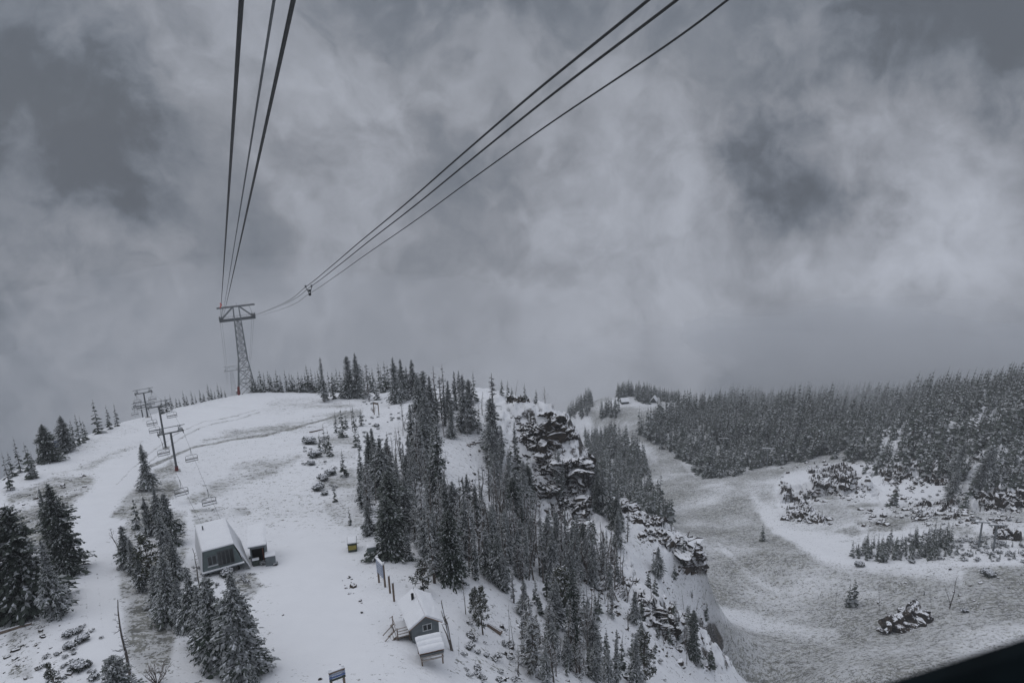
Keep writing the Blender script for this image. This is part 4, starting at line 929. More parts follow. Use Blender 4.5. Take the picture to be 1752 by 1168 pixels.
for t in TREES:
    H, vs = KINDS[t['kind']]
    v = vs[t['var'] % len(vs) if t['var'] is not None else int(PRNG.integers(len(vs)))]
    s = t['h'] / H; sw = s * t['w'] * (1.16 if t['kind'] in ('fir', 'dark', 'frosty') else 1.0) * dict(skyline_row=1.75, mist_row=1.35, behind_tower=1.55, crest=1.05).get(t['region'], 1.0)
    if t['kind'] in ('slim', 'sparse'): sw = max(sw, s * .9)
    nm = NAME[t['kind']]
    o = empty(nm, t['P'] - np.array([0, 0, .1]), float(PRNG.uniform(0, 6.28)))
    o.scale = (sw, sw, s)
    if t['region'] == 'hillside': o.rotation_mode = 'QUATERNION'; o.rotation_quaternion = (Matrix.Rotation(R(PRNG.uniform(6, 13)), 4, 'Y') @ Matrix.Rotation(float(PRNG.uniform(0, 6.28)), 4, 'Z')).to_quaternion()
    prop(o, t['label'], 'dead tree' if nm == 'dead_tree' else ('pine' if nm == 'pine_tree' else 'spruce'), REGION[t['region']][1])
    link('trunk', v[1], o)
    if v[0]: link('crown', v[0], o)
# the far forest: one mass
def forest_mesh():
    aq, am = [], []
    data = [q.arrays() for q in SMALL]
    for P, h in FAR:
        q, m = data[int(PRNG.integers(len(data)))]
        a = PRNG.uniform(0, 6.28); s = h / 14; sw = s * PRNG.uniform(.95, 1.4); c, sn = math.cos(a) * sw, math.sin(a) * sw
        tx = float(np.interp(proj(P)[0], [1120, 1300, 1600], [0, .13, .22])) if np.linalg.norm(P - CAM) > 380 else 0.0      # these lean out with the snow creep
        x = q[..., 0] * c - q[..., 1] * sn + P[0] + tx * q[..., 2] * s; y = q[..., 0] * sn + q[..., 1] * c + P[1]; z = q[..., 2] * s + P[2]
        aq.append(np.stack([x, y, z], -1)); am.append(m)
    q, m = np.concatenate(aq), np.concatenate(am)
    return mesh_np('forest', q.reshape(-1, 3), np.arange(len(q) * 4).reshape(-1, 4), SMALL_MATS, m)
prop(link('forest', forest_mesh()), 'dense snowy spruce forest on the far valley sides', 'forest', kind='stuff')

# shrubs
SHRUBS = [('bush', 118, 1088, 9, 'snowy shrub topmost in the shrub group below the road'), ('bush', 133, 1082, 8, 'snowy shrub on the road side of the shrub group'), ('bush', 142, 1096, 9, 'widest snowy shrub in the shrub group below the road'), ('bush', 120, 1108, 8, 'lowest snowy shrub in the shrub group below the road'),
          ('bush', 135, 1145, 12, 'round snowy shrub near the foot of the broken snag'), ('bush', 152, 1138, 11, 'snowy shrub touching the round one by the broken snag'), ('bush', 160, 1160, 12, 'snowy shrub at the bottom edge by the broken snag'), ('barebush', 268, 1168, 24, 'large leafless bush at the bottom edge near the spruce clump'),
          ('bush', 98, 1120, 5, 'small dark shrub alone on the snow below the road'), ('bush', 127, 1118, 5, 'small shrub under the shrub group below the road'),
          ('bush', 530, 760, 12, 'spreading shrub beside the clump by the crest sign'), ('bush', 540, 782, 11, 'shrub under the clump near the crest sign'), ('bush', 552, 822, 11, 'snowy shrub halfway down the meadow edge'), ('bush', 566, 812, 9, 'shrub above the halfway meadow shrub'), ('bush', 545, 838, 10, 'brownish shrub low on the meadow edge'),
          ('bush', 556, 846, 9, 'shrub next to the brownish meadow shrub'), ('bush', 533, 795, 7, 'tiny shrub outermost on the meadow edge'), ('barebush', 640, 705, 8, 'twiggy shrub behind the crest sign posts'), ('bush', 646, 730, 8, 'small shrub in front of the crest sign posts'),
          ('bush', 803, 1108, 10, 'shrub at the foot of the forked dead trunk'), ('bush', 856, 1150, 6, 'small round shrub on snow beyond the forked dead trunk'), ('bush', 832, 1122, 5, 'tiny shrub on snow near the wood rack'), ('barebush', 950, 1120, 12, 'leafless bush amid stones on the lower flank'), ('barebush', 930, 1128, 10, 'leafless bush below the pink stones on the flank'),
          ('barebush', 985, 1150, 14, 'bare brush tangle near the brown crate'), ('barebush', 1020, 1160, 14, 'bare brush tangle beside the slender pointed spruce'), ('bush', 1470, 968, 7, 'low shrub at the lower end of the bowl grove'), ('bush', 1560, 962, 7, 'low shrub in the middle below the bowl grove'), ('bush', 1690, 985, 9, 'grey low shrub near the lift posts in the bowl'), ('bush', 1650, 1046, 8, 'tuft of low shrub past the leaning bowl tree'),
          ('bush', 388, 985, 10, 'shrub under the overhanging front of the lift hut'), ('bush', 438, 958, 10, 'dark shrub against the small storage shed'), ('bush', 448, 965, 7, 'low shrub at the doorway of the storage shed'), ('bush', 470, 966, 6, 'small shrub at the corner of the storage shed'), ('bush', 310, 1035, 7, 'snowy low shrub below the hut clump')]
for k, x, y, rp, lb in SHRUBS:
    P = hit(x, y)
    if P is None: continue
    H, vs = KINDS[k]; v = vs[int(PRNG.integers(len(vs)))]
    s = .82 * rp / FPX * np.linalg.norm(P - CAM)
    o = empty('shrub', P, float(PRNG.uniform(0, 6.28))); o.scale = (s, s, s * 1.15); prop(o, lb, 'shrub', 'shrubs on the snow')
    link('stems', v[1], o)
    if v[0]: link('foliage', v[0], o)
# ------------------------------------------------------------------ materials of made things
M_STEEL = simple('galvanised_steel', (.20, .215, .225), .55, .2, 2.0, .3)
M_DSTEEL = simple('weathered_steel', (.115, .125, .13), .6, .25, 2.0, .3)
M_RUST = simple('rusty_paint', (.30, .17, .11), .8, .35, 3)
M_CABLE = simple('greased_rope', (.035, .037, .037), .6, .2, 9)
M_CHAIR = simple('chair_dark_vinyl', (.03, .032, .034), .7, .2, 6)
M_RED = simple('red_padding', (.17, .035, .03), .7, .25, 4)
M_ORANGE = simple('windsock_red', (.75, .10, .06), .7, .1, 4)
M_GWALL = simple('grey_painted_boards', (.145, .165, .175), .75, .18, 2)
M_TEALW = simple('slate_green_boards', (.115, .145, .145), .75, .18, 2)
M_TRIM = simple('pale_trim', (.55, .57, .58), .7, .1, 4)
M_FASCIA = simple('brown_fascia', (.30, .17, .10), .75, .25, 5)
M_WOOD = simple('weathered_timber', (.16, .125, .10), .85, .35, 5)
M_PALEWOOD = simple('pale_timber', (.33, .30, .28), .85, .25, 5)
M_DARKIN = simple('black_and_inside_shade', (.012, .012, .012), .9, .2, 2)  # near-black: paints the shade inside the shed; also hut posts and chimney
M_REDBROWN = simple('red_brown_boards', (.16, .06, .04), .8, .25, 4)
M_BLUE = simple('blue_sign_paint', (.10, .15, .30), .6, .25, 6)
M_BLUEGREY = simple('faded_blue_sign', (.27, .31, .40), .6, .2, 5)
M_SIGNWHITE = simple('sign_white', (.62, .64, .68), .6, .08, 5)
M_YELLOW = simple('mustard_paint', (.30, .25, .07), .7, .3, 5)
M_DGREEN = simple('dark_green_paint', (.045, .06, .05), .7, .25, 5)
M_EGREEN = simple('grey_green_steel', (.13, .155, .15), .6, .15, 3)
M_CONC = simple('concrete', (.36, .36, .35), .9, .2, 2)
M_LEDGE = simple('black_blue_trim', (.004, .008, .010), .8, .4, 12, spec=.08)
def glass_mat():
    m, t, b = mat('dark_window_glass')
    b.inputs['Base Color'].default_value = (.012, .016, .018, 1); b.inputs['Roughness'].default_value = .08; b.inputs['Specular IOR Level'].default_value = .5
    return m
M_GLASS = glass_mat()
def rock_mat(name='snowy_rock', lo=.70, hi=.92):
    m, t, b = mat(name)
    geo = t.new('ShaderNodeNewGeometry'); pos = geo.outputs['Position']; s = t.new('ShaderNodeSeparateXYZ'); t.l.new(geo.outputs['Normal'], s.inputs[0])
    a, c_ = t.noise(pos, .5, 5, .6), t.noise(pos, 2.6, 4, .65)
    rc = t.mix(t.smooth(a, .35, .65), (.022, .021, .02), (.07, .056, .044)); rc = t.mix(t.smooth(c_, .5, .75), rc, (.10, .092, .086))
    k = t.math('ADD', s.outputs[2], t.math('ADD', t.math('MULTIPLY', t.math('SUBTRACT', c_, .5), 1.0), t.math('MULTIPLY', t.math('SUBTRACT', t.noise(pos, .9, 4, .6), .5), 1.3)))
    t.put(b.inputs['Base Color'], t.mix(t.smooth(k, lo, hi), rc, (.79, .805, .835)))
    b.inputs['Roughness'].default_value = .9; b.inputs['Specular IOR Level'].default_value = .15
    bump = t.new('ShaderNodeBump'); bump.inputs['Strength'].default_value = .5; bump.inputs['Distance'].default_value = .2; t.l.new(c_, bump.inputs['Height']); t.l.new(bump.outputs[0], b.inputs['Normal'])
    return m
M_ROCK = rock_mat(); M_CRAG = rock_mat('snowy_crag_rock', .42, .78)
def V(*a): return np.array(a, float)
def yawframe(a, b):
    """local frame with x from a to b on the plan, y to the left of it (away from the viewer)"""
    return math.atan2(b[1] - a[1], b[0] - a[0])
def flat(px, py, z):
    """the same line of sight met at a level z: for footings that stand on one floor"""
    d = ray(px, py); return CAM + d * ((z - CAM[2]) / d[2])
def base2(a, b):
    A = hit(*a); return A, flat(*b, A[2])
def px2m(px, P): return px / FPX * float((np.asarray(P) - CAM) @ FWD)

# ------------------------------------------------------------------ tram tower and its ropes
TB = hit(423, 667)
TAZ = math.atan2(TB[0], TB[1])                       # bearing of the line from the viewer
TYAW = -TAZ + R(2)                                   # arm lies across the line
ARM_Z = top_height(TB, 545); TOP_Z = top_height(TB, 524); HALF = px2m(28.5, TB)
def tram_tower(name, P, yaw, armz, topz, half, base, label, detail=True):
    o = empty(name, P, yaw); prop(o, label, 'tram tower', 'tram towers')
    waist = armz * .46; hw = half * .155
    def corner(sx, sy, z):
        k = np.interp(z, [0, waist, topz], [base, base * .36 + hw * .45, hw])
        return V(sx * k, sy * k, z)
    S4 = ((-1, -1), (1, -1), (1, 1), (-1, 1))
    for sx, sy in S4:
        q = Q()
        for z0, z1 in ((0, waist), (waist, topz)): q.bar(corner(sx, sy, z0), corner(sx, sy, z1), .42, 0)
        q.build('leg', M_STEEL, o)
        q = Q(); c = corner(sx, sy, 0); q.box(c + V(0, 0, -.1), (1.8, 1.8, 1.6), 0); q.box(c + V(0, 0, .82), (1.9, 1.9, .25), 1); q.build('footing', [M_CONC, M_SNOW], o)
    q = Q()
    lv = [0, armz * .17, armz * .33, waist, armz * .56, armz * .65, armz * .74, armz * .83, armz * .92, armz]
    for i in range(len(lv) - 1):
        for k in range(4):
            a, b = S4[k], S4[(k + 1) % 4]
            q.bar(corner(*a, lv[i + 1]), corner(*b, lv[i + 1]), .2, 0)
            q.bar(corner(*a, lv[i]), corner(*b, lv[i + 1]), .16, 0); q.bar(corner(*b, lv[i]), corner(*a, lv[i + 1]), .16, 0)
    q.build('bracing', M_DSTEEL, o)
    q = Q()
    for sy in (-1, 1):
        q.box((0, sy * 1.1, armz), (half * 2, .5, 1.15), 0)
    for i in range(9): q.box((-half + (i + .5) * half * 2 / 9, 0, armz - .3), (.25, 1.7, .5), 0)
    q.build('crossarm', M_DSTEEL, o)
    q = Q(); q.box((0, 0, armz + .62), (half * 2.02, 1.6, .1), 0); q.build('walkway_snow', M_SNOW, o)
    q = Q()
    for sy in (-1, 1): q.bar((-half * 1.05, sy * 1.0, topz), (half * 1.05, sy * 1.0, topz), .3, 0)
    for i in range(7): q.bar((-half + i * half / 3, -1, topz), (-half + i * half / 3, 1, topz), .14, 0)
    q.build('top_beam', M_DSTEEL, o)
    q = Q()
    for sx in (-1, 1):
        for sy in (-1, 1):
            q.bar((sx * hw, sy * 1.0, topz), (sx * half * .86, sy * 1.0, armz + .5), .32, 0)
            q.bar((sx * half * .72, sy * 1.0, topz), (sx * half * .9, sy * 1.0, armz + .5), .12, 0)
    q.build('head_brace', M_STEEL, o)
    for sx in (-1, 1):
        q = Q(); n_ = 9
        for sy2 in (-.5, .5):
            pts = [(sx * half * .9 + sy2, -2.6 + 5.2 * i / (n_ - 1), armz + 1.5 - .8 * (2 * i / (n_ - 1) - 1) ** 2) for i in range(n_)]
            q.tube(pts, .22, 0, 6)
        q.box((sx * half * .9, 0, armz + .75), (1.6, 2.4, .7), 0)
        q.build('rope_saddle', M_DSTEEL, o)
    if detail:
        q = Q()
        for z in np.arange(0, armz, 1.2): q.bar((-.3 + 0, -hw * 1.02 - 0, z), (.3, -hw * 1.02, z), .06, 0)
        q.bar((-.3, -hw * 1.02, 0), (-.3, -hw * 1.02, armz), .08, 0); q.bar((.3, -hw * 1.02, 0), (.3, -hw * 1.02, armz), .08, 0)
        q.build('ladder', M_STEEL, o)
        q = Q()
        for x in np.linspace(-half, half, 9): q.bar((x, -1.5, armz + .6), (x, -1.5, armz + 1.7), .07, 0)
        q.bar((-half, -1.5, armz + 1.7), (half, -1.5, armz + 1.7), .07, 0); q.bar((-half, -1.5, armz + 1.15), (half, -1.5, armz + 1.15), .05, 0)
        q.build('handrail', M_STEEL, o)
        q = Q(); q.tube([(-base, -base, -.5), (-base, -base, 2.0), (-base * .95, -base * .95, 4.6)], [.5, .6, .5], 0, 10, True); q.build('leg_padding', M_RED, o)
        q = Q(); q.bar((-half * .8, 0, topz), (-half * .8, 0, topz + 2.2), .1, 1); q.tube([(-half * .8, 0, topz + 2.1), (-half * .77, -.1, topz + 1.2), (-half * .86, -.15, topz + .2)], [.36, .3, .2], 0, 8); q.build('windsock', [M_ORANGE, M_DSTEEL], o)
        q = Q(); q.bar((hw * .3, 0, topz), (hw * .3, 0, topz + 1.6), .08, 0); q.build('antenna', M_DSTEEL, o)
    M4 = Matrix.Translation(Vector(P)) @ Matrix.Rotation(yaw, 4, 'Z')
    return o, (lambda x, y, z: np.array(M4 @ Vector((x, y, z))))
tower, TL = tram_tower('tram_tower', TB, TYAW, ARM_Z, TOP_Z, HALF, px2m(14.5, TB), 'tall steel lattice tram tower on the ridge crest with red windsock')
d2 = ray(396.5, 640); P2 = CAM + d2 * 900; P2[2] -= 46
_h2 = px2m(1, P2)
tower2, TL2 = tram_tower('tram_tower', P2, TYAW, 46 + _h2 * 7, 46 + _h2 * 14, _h2 * 11, 6, 'smaller faint lattice tram tower standing in mist behind the tall one', False)
def rope(name, pts, r, label, cat, group, sub=None, mat_=None, sides=6):
    q = Q(); q.tube(pts, r, 0, sides); o = q.build(name, [mat_ or M_CABLE]); prop(o, label, cat, group); return o
def catmull(P, n=10):
    P = np.asarray(P, float); P = np.vstack([2 * P[0] - P[1], P, 2 * P[-1] - P[-2]]); out = []
    for i in range(1, len(P) - 2):
        for t in np.linspace(0, 1, n, endpoint=False):
            a, b, c, d = P[i - 1:i + 3]; out.append(.5 * ((2 * b) + (-a + c) * t + (2 * a - 5 * b + 4 * c - d) * t * t + (-a + 3 * b - 3 * c + d) * t ** 3))
    out.append(P[-2]); return np.array(out)
# near track: three ropes running up over the cabin
for px0, dx, r, dz_, lb in ((413, -.5, .034, 1.6, 'thick dark track rope of the near trio, on the outer edge'), (469, 0, .021, .9, 'thin grey haul rope between the two thick near ropes'), (502, .5, .034, 1.6, 'thick dark track rope of the near trio, on the inner edge')):
    a = TL(-HALF * .9 + dx, -2.4, ARM_Z + dz_ - .6); b = CAM + ray(px0, 0) * 11.0
    up = (b - a) / np.linalg.norm(b - a)
    pts = [a + (b - a) * u - np.array([0, 0, 1.2 * u * (1 - u)]) for u in np.linspace(0, 1, 40)] + [b + up * 14, b + up * 45]
    rope('tram_cable', pts, r, lb, 'cable', 'near trio of tram cables', mat_=M_CABLE if r > .025 else M_DSTEEL)
# far track
trk_dir = np.array([math.sin(TAZ), math.cos(TAZ)]); trk_n = np.array([trk_dir[1], -trk_dir[0]])
sr = TL(HALF * .9, -2.4, ARM_Z + 1.0); off = float((sr - CAM)[:2] @ trk_n)
ctr = []
for px_, py_ in ((1268, -115), (1134, 0), (930, 160), (796, 271), (700, 352), (620, 416), (574, 454), (528, 490), (480, 522)):
    d = ray(px_, py_); dn = d[:2] @ trk_n; k = off / dn; ctr.append(CAM + d * k)
ctr.append(sr)
ctr = catmull(ctr, 8)
e0 = (ctr[0] - ctr[4]); e0 /= np.linalg.norm(e0)
ctr = np.vstack([ctr[0] + e0 * 60, ctr])
N3 = np.array([trk_n[0], trk_n[1], 0])
for lat, dz_, r, lb in ((-.24, 0, .026, 'upper dark track rope of the far trio crossing the clouds'), (.24, 0, .026, 'middle dark track rope of the far trio crossing the clouds'), (.05, -.66, .017, 'lowest thin haul rope of the far trio crossing the clouds')):
    pts = ctr + N3 * lat + np.array([0, 0, dz_])
    if dz_: pts[:, 2] -= .0
    rope('tram_cable', pts, r, lb, 'cable', 'far trio of tram cables')
# rope carrier riding the far track
ci = int(np.argmin([abs(proj(p)[0] - 528) for p in ctr])); cp = ctr[ci]
o = empty('rope_carrier', cp, -TAZ); o.scale = (.32,) * 3; prop(o, 'small dark triangular rope carrier hanging on the far cables', 'rope carrier')
q = Q(); q.bar((-.95, 0, .15), (.1, 0, -2.6), .2, 0); q.bar((.95, 0, .15), (.1, 0, -2.6), .2, 0); q.bar((-.5, 0, -1.0), (.65, 0, -1.0), .14, 0); q.build('hanger_frame', M_DSTEEL, o)
for sx in (-1, 1):
    q = Q(); q.box((sx * .85, 0, .12), (.4, 1.2, .5), 0); q.build('rope_clamp', M_DSTEEL, o)
q = Q(); q.tube([(.1, -.25, -2.35), (.1, .25, -2.35)], .42, 0, 10, True); q.build('roller', M_CABLE, o)
q = Q(); q.tube([(.1, -.2, -1.3), (.1, .2, -1.3)], .34, 0, 10, True); q.build('roller', M_CABLE, o)
# ropes beyond the tower
for sx, dx, lb in ((-1, -.4, 'outer faint rope falling behind the tower on its windsock side'), (-1, .4, 'inner faint rope falling behind the tower on its windsock side'), (1, -.4, 'inner faint rope falling behind the tower on its bowl side'), (1, .4, 'outer faint rope falling behind the tower on its bowl side')):
    a = TL(sx * HALF * .9 + dx, 2.4, ARM_Z + .7); b = TL2(sx * _h2 * 11 * .9 + dx, 0, 46 + _h2 * 8)
    pts = [a + (b - a) * u - np.array([0, 0, 90 * u * (1 - u)]) for u in np.linspace(0, 1, 30)]
    rope('tram_cable', pts, .034, lb, 'cable', 'tram cables beyond the tower')

# ------------------------------------------------------------------ chairlift
LT = []
for bx, by, ty in ((303, 806, 740), (284, 767, 695), (253, 714, 672)): 
    P = hit(bx, by); LT.append((P, top_height(P, ty)))
P4 = LT[2][0] + (LT[2][0] - LT[1][0]) * .75; P4[2] = ground(P4[0], P4[1]); 
d = ray(242, 700); k = np.linalg.norm(P4[:2]) / np.linalg.norm(d[:2]); P4 = CAM + d * k; P4[2] = ground(P4[0], P4[1]); LT.append((P4, max(8.0, top_height(P4, 694))))
HW = 2.55
def lift_yaw(i):
    a = LT[max(0, i - 1)][0]; b = LT[min(3, i + 1)][0]
    return math.atan2(b[1] - a[1], b[0] - a[0]) - math.pi / 2       # local y along the line
LT_LABEL = ['nearest chairlift tower with a red pad at its foot', 'second chairlift tower up from the red padded one', 'chairlift tower standing against the sky on the crest', 'chairlift tower half hidden behind the one on the crest']
ARMS = []
for i, (P, h) in enumerate(LT):
    o = empty('chairlift_tower', P, lift_yaw(i)); prop(o, LT_LABEL[i], 'lift tower', 'chairlift towers on the ridge')
    q = Q(); q.tube([(0, 0, -.5), (0, 0, h * .5), (0, 0, h)], [.28, .25, .22], 0, 12); q.build('pole', M_DSTEEL, o)
    q = Q(); q.box((0, 0, h), (HW * 2 + .5, .24, .26), 0); q.build('crossarm', M_DSTEEL, o)
    q = Q(); zt = h + 1.35
    q.box((0, 0, zt), (HW * 2 + 1.2, .14, .14), 0)
    for sx in (-1, 1): q.bar((sx * 1.5, 0, h), (sx * 2.1, 0, zt), .14, 0); q.bar((sx * 2.4, 0, h), (sx * 2.1, 0, zt), .10, 0)
    q.build('lifting_frame', M_STEEL, o)
    for sx in (-1, 1):
        q = Q(); q.box((sx * HW, 0, h - .1), (.12, 2.6, .22), 0)
        for k in range(6): y = -1.15 + k * .46; q.tube([(sx * HW - .09, y, h + .12), (sx * HW + .09, y, h + .12)], .2, 0, 8, True)
        q.build('sheave_train', M_DSTEEL, o)
        q = Q(); q.box((sx * (HW - .55), 0, h + .28), (.5, 2.2, .05), 0); 
        for y in (-1.1, 1.1): q.bar((sx * (HW - .8), y, h + .28), (sx * (HW - .8), y, h + 1.25), .05, 0)
        q.bar((sx * (HW - .8), -1.1, h + 1.25), (sx * (HW - .8), 1.1, h + 1.25), .05, 0)
        q.build('catwalk', M_STEEL, o)
    q = Q()
    for z in np.arange(.8, h, .4): q.bar((-.2, -.4, z), (.2, -.4, z), .04, 0)
    for x in (-.2, .2): q.bar((x, -.4, .8), (x, -.4, h), .04, 0)
    q.build('ladder', M_STEEL, o)
    if i == 0:
        q = Q(); q.tube([(0, 0, -.2), (0, 0, 1.3)], .38, 0, 12, True); q.build('foot_padding', M_RED, o)
    q = Q(); q.box((0, 0, -.1), (1.5, 1.5, .7), 0); q.build('footing', M_CONC, o)
    M4 = Matrix.Translation(Vector(P)) @ Matrix.Rotation(lift_yaw(i), 4, 'Z')
    ARMS.append([np.array(M4 @ Vector((sx * HW, 0, h + .34))) for sx in (-1, 1)])
ends = [hit(352, 925) + V(0, 0, 2.4), hit(384, 918) + V(0, 0, 2.4)]
dtail = LT[3][0] - LT[2][0]; dtail /= np.linalg.norm(dtail[:2]); LINES = []
for s_ in (0, 1):
    pts = [ends[s_]] + [ARMS[i][s_] for i in range(4)]; tail = pts[-1] + dtail * 70; tail[2] = ground(tail[0], tail[1]) + 7; pts.append(tail); fine_ = []
    for i in range(len(pts) - 1):
        a, b = pts[i], pts[i + 1]; sag = .012 * np.linalg.norm(b - a)
        fine_ += [a + (b - a) * u - np.array([0, 0, 4 * sag * u * (1 - u)]) for u in np.linspace(0, 1, 16, endpoint=False)]
    fine_.append(pts[-1]); LINES.append(np.array(fine_))
    rope('haul_rope', LINES[-1], .022, ('thin chairlift rope on the skyline side of the lift towers', 'thin chairlift rope on the bowl side of the lift towers')[s_], 'rope', 'chairlift ropes', mat_=M_DSTEEL)
def make_chair(P, yaw, label):
    o = empty('lift_chair', P, yaw); prop(o, label, 'lift chair', 'chairs hanging on the chairlift')
    q = Q(); q.tube([(0, 0, .05), (.02, .10, -.35), (.05, .42, -.9), (.05, .30, -1.45), (0, 0, -1.62)], .045, 0, 6); q.box((0, 0, 0), (.12, .4, .14), 0); q.build('hanger', M_DSTEEL, o)
    q = Q(); w_ = 1.2
    loop = [(-w_, .25, -2.95), (-w_, .2, -2.3), (-w_ * .97, .1, -1.85), (-w_ * .8, 0, -1.65), (0, 0, -1.6), (w_ * .8, 0, -1.65), (w_ * .97, .1, -1.85), (w_, .2, -2.3), (w_, .25, -2.95)]
    q.tube(loop, .045, 0, 6); 
    for sx in (-1, 1): q.tube([(sx * w_, .25, -2.95), (sx * w_, -.3, -2.92)], .04, 0, 6)
    q.build('frame', M_DSTEEL, o)
    q = Q(); q.box((0, -.02, -2.93), (w_ * 2, .55, .09), 0); q.build('seat', M_CHAIR, o)
    q = Q(); q.box((0, .25, -2.62), (w_ * 2, .05, .16), 0); q.box((0, .24, -2.40), (w_ * 2, .04, .05), 0); q.build('backrest', M_CHAIR, o)
    q = Q(); q.box((0, -.02, -2.872), (w_ * 1.96, .5, .025), 0); q.build('seat_snow', M_SNOW, o)
    return o
chair0 = None
def place_chair(side, px, py, label, face=1):
    global chair0
    L = LINES[side]; seg = np.array([L[i] + (L[i + 1] - L[i]) * u for i in range(len(L) - 1) for u in (0, .25, .5, .75)])
    pr = np.array([proj(p - V(0, 0, 2.9))[:2] for p in seg]); i = int(np.argmin(np.hypot(pr[:, 0] - px, (pr[:, 1] - py))))
    j = min(i + 3, len(seg) - 1); dv = seg[j] - seg[max(0, i - 3)]; yaw = math.atan2(dv[1], dv[0]) - math.pi / 2
    if face < 0: yaw += math.pi
    if chair0 is None: chair0 = make_chair(seg[i], yaw, label); return
    r = chair0.copy(); COL.objects.link(r); r.location = tuple(seg[i]); r.rotation_euler = (0, 0, yaw); r['label'] = label
    for ch in chair0.children:
        c = ch.copy(); COL.objects.link(c); c.parent = r
for sd_, x, y, lb in ((1, 359, 862, 'nearest lift chair, hanging lowest over the slope above the lift hut'), (0, 308, 848, 'lift chair hanging on the skyline side just before the lift huts'), (1, 331, 786, 'lift chair hanging beside the foot of the red padded tower'),
                      (0, 285, 777, 'lift chair just past the red padded tower on its skyline side'), (1, 292, 714, 'lift chair seen as a dark bar beside the second tower top'), (0, 268, 738, 'lift chair at the crossarm of the red padded tower, skyline side'), (0, 262, 726, 'lift chair between the second tower and the crest, skyline side'),
                      (1, 277, 700, 'lift chair close before the crest tower on its bowl side'), (0, 241, 700, 'lift chair against the sky at the crest tower'), (0, 236, 690, 'lift chair just beyond the crest tower, against the cloud'), (0, 233, 700, 'lift chair lower beyond the crest, against the cloud'), (0, 231, 712, 'lift chair furthest down beyond the crest, against the cloud'),
                      (1, 262, 685, 'lift chair just beyond the crest tower on its bowl side'), (1, 256, 692, 'lift chair lower beyond the crest on the bowl side')):
    place_chair(sd_, x, y, lb)
# lift towers across the bowl
for bx, by, ty, aw, lb in ((1312, 799, 767, 9, 'faint lift tower at the lower forest edge across the bowl'), (1237, 772, 750, 8, 'small lift tower crossarm showing among forest tops mid slope'), (1187, 752, 735, 7, 'small lift tower crossarm in the forest gap near the run'), (1674, 937, 893, 11, 'pale T shaped lift tower on the bowl side of the pair by the dark rock'), (1699, 942, 898, 12, 'pale T shaped lift tower directly below the dark rock')):
    P = hit(bx, by); h = top_height(P, ty); o = empty('chairlift_tower', P, R(-8)); prop(o, lb, 'lift tower', 'lift towers across the bowl')
    q = Q(); q.tube([(0, 0, -1), (0, 0, h)], [.36, .3], 0, 8); q.build('pole', M_STEEL, o)
    wd = px2m(aw, P); q = Q(); q.box((0, 0, h), (wd * 2, .4, .4), 0); q.box((0, 0, h + .26), (wd * 2, .4, .1), 1); q.build('crossarm', [M_STEEL, M_SNOW], o)
    for sx in (-1, 1):
        q = Q(); q.box((sx * wd * .92, 0, h + .1), (.3, 3.2, .35), 0); q.build('sheave_train', M_STEEL, o)

# ------------------------------------------------------------------ buildings
def snow_slab(q, corners, th, m, n=8, seed=0, round_=.35):
    """a blanket of snow over a roof plane given by four corners (a, b, c, d): lumpy, rounded at the edges"""
    a, b, c, d = [np.asarray(v, float) for v in corners]; rng = np.random.default_rng(seed)
    g = np.zeros((n + 1, n + 1, 3)); nrm = np.cross(b - a, d - a); nrm /= np.linalg.norm(nrm); nrm *= 1 if nrm[2] > 0 else -1
    hh = rng.normal(0, .05, (n + 1, n + 1)) * th
    for i in range(n + 1):
        for j in range(n + 1):
            u, v = i / n, j / n; e = min(u, 1 - u, v, 1 - v); f = 1 - round_ * max(0, 1 - e / .08) 
            g[i, j] = (a * (1 - u) + b * u) * (1 - v) + (d * (1 - u) + c * u) * v + nrm * (th * f + hh[i, j])
    q.add(np.stack([g[:-1, :-1], g[1:, :-1], g[1:, 1:], g[:-1, 1:]], 2), m)
    for e0_, base_ in ((g[:, 0], (a, b)), (g[:, -1], (d, c)), (g[0], (a, d)), (g[-1], (b, c))):
        lo = np.array([base_[0] * (1 - t) + base_[1] * t for t in np.linspace(0, 1, n + 1)])
        q.add(np.stack([e0_[:-1], e0_[1:], lo[1:], lo[:-1]], 1), m)
# lift hut: grey front, splayed snow-plastered sides, flat snow roof
A, B = base2((349, 987), (417, 968)); yaw = yawframe(A, B); W = float(np.linalg.norm((B - A)[:2])); zb = max(A[2], B[2]) - .2
o = empty('lift_hut', (A[0], A[1], zb), yaw); prop(o, 'grey fronted lift hut with a big window strip and snow covered roof', 'hut')
D, Hh, F0 = 8.2, 2.9, .9; li, ri = .42, .95
q = Q(); q.hexa([(0, 0, F0), (W, 0, F0), (W, D, F0), (0, D, F0), (li, .55, F0 + Hh), (W - ri, .55, F0 + Hh), (W - ri, D - .3, F0 + Hh + .25), (li, D - .3, F0 + Hh + .25)], 0); q.build('wall', M_TEALW, o)
q = Q(); snow_slab(q, [(li - .1, .35, F0 + Hh + .02), (W - ri + .1, .35, F0 + Hh + .02), (W - ri + .1, D - .1, F0 + Hh + .3), (li - .1, D - .1, F0 + Hh + .3)], .28, 0, 10, 1); q.build('roof_snow', M_SNOW, o)
for nm, cs, sd_ in (('side_snow', [(-.12, -.02, F0 - .3), (-.12, D, F0 - .3), (li - .1, D - .2, F0 + Hh + .3), (li - .1, .5, F0 + Hh)], 2), ('side_snow', [(W + .8, .05, -.2), (W + .8, D, -.1), (W - ri + .08, D - .2, F0 + Hh + .3), (W - ri + .08, .5, F0 + Hh)], 3)):
    q = Q(); snow_slab(q, cs, .12, 0, 8, sd_); q.build(nm, M_SNOW, o)
q = Q(); q.box((W / 2, -.12, F0 - .06), (W + .3, .5, .14), 0); q.box((W / 2, -.14, F0 + .04), (W + .3, .42, .07), 1); q.build('sill_ledge', [M_GWALL, M_SNOW], o)
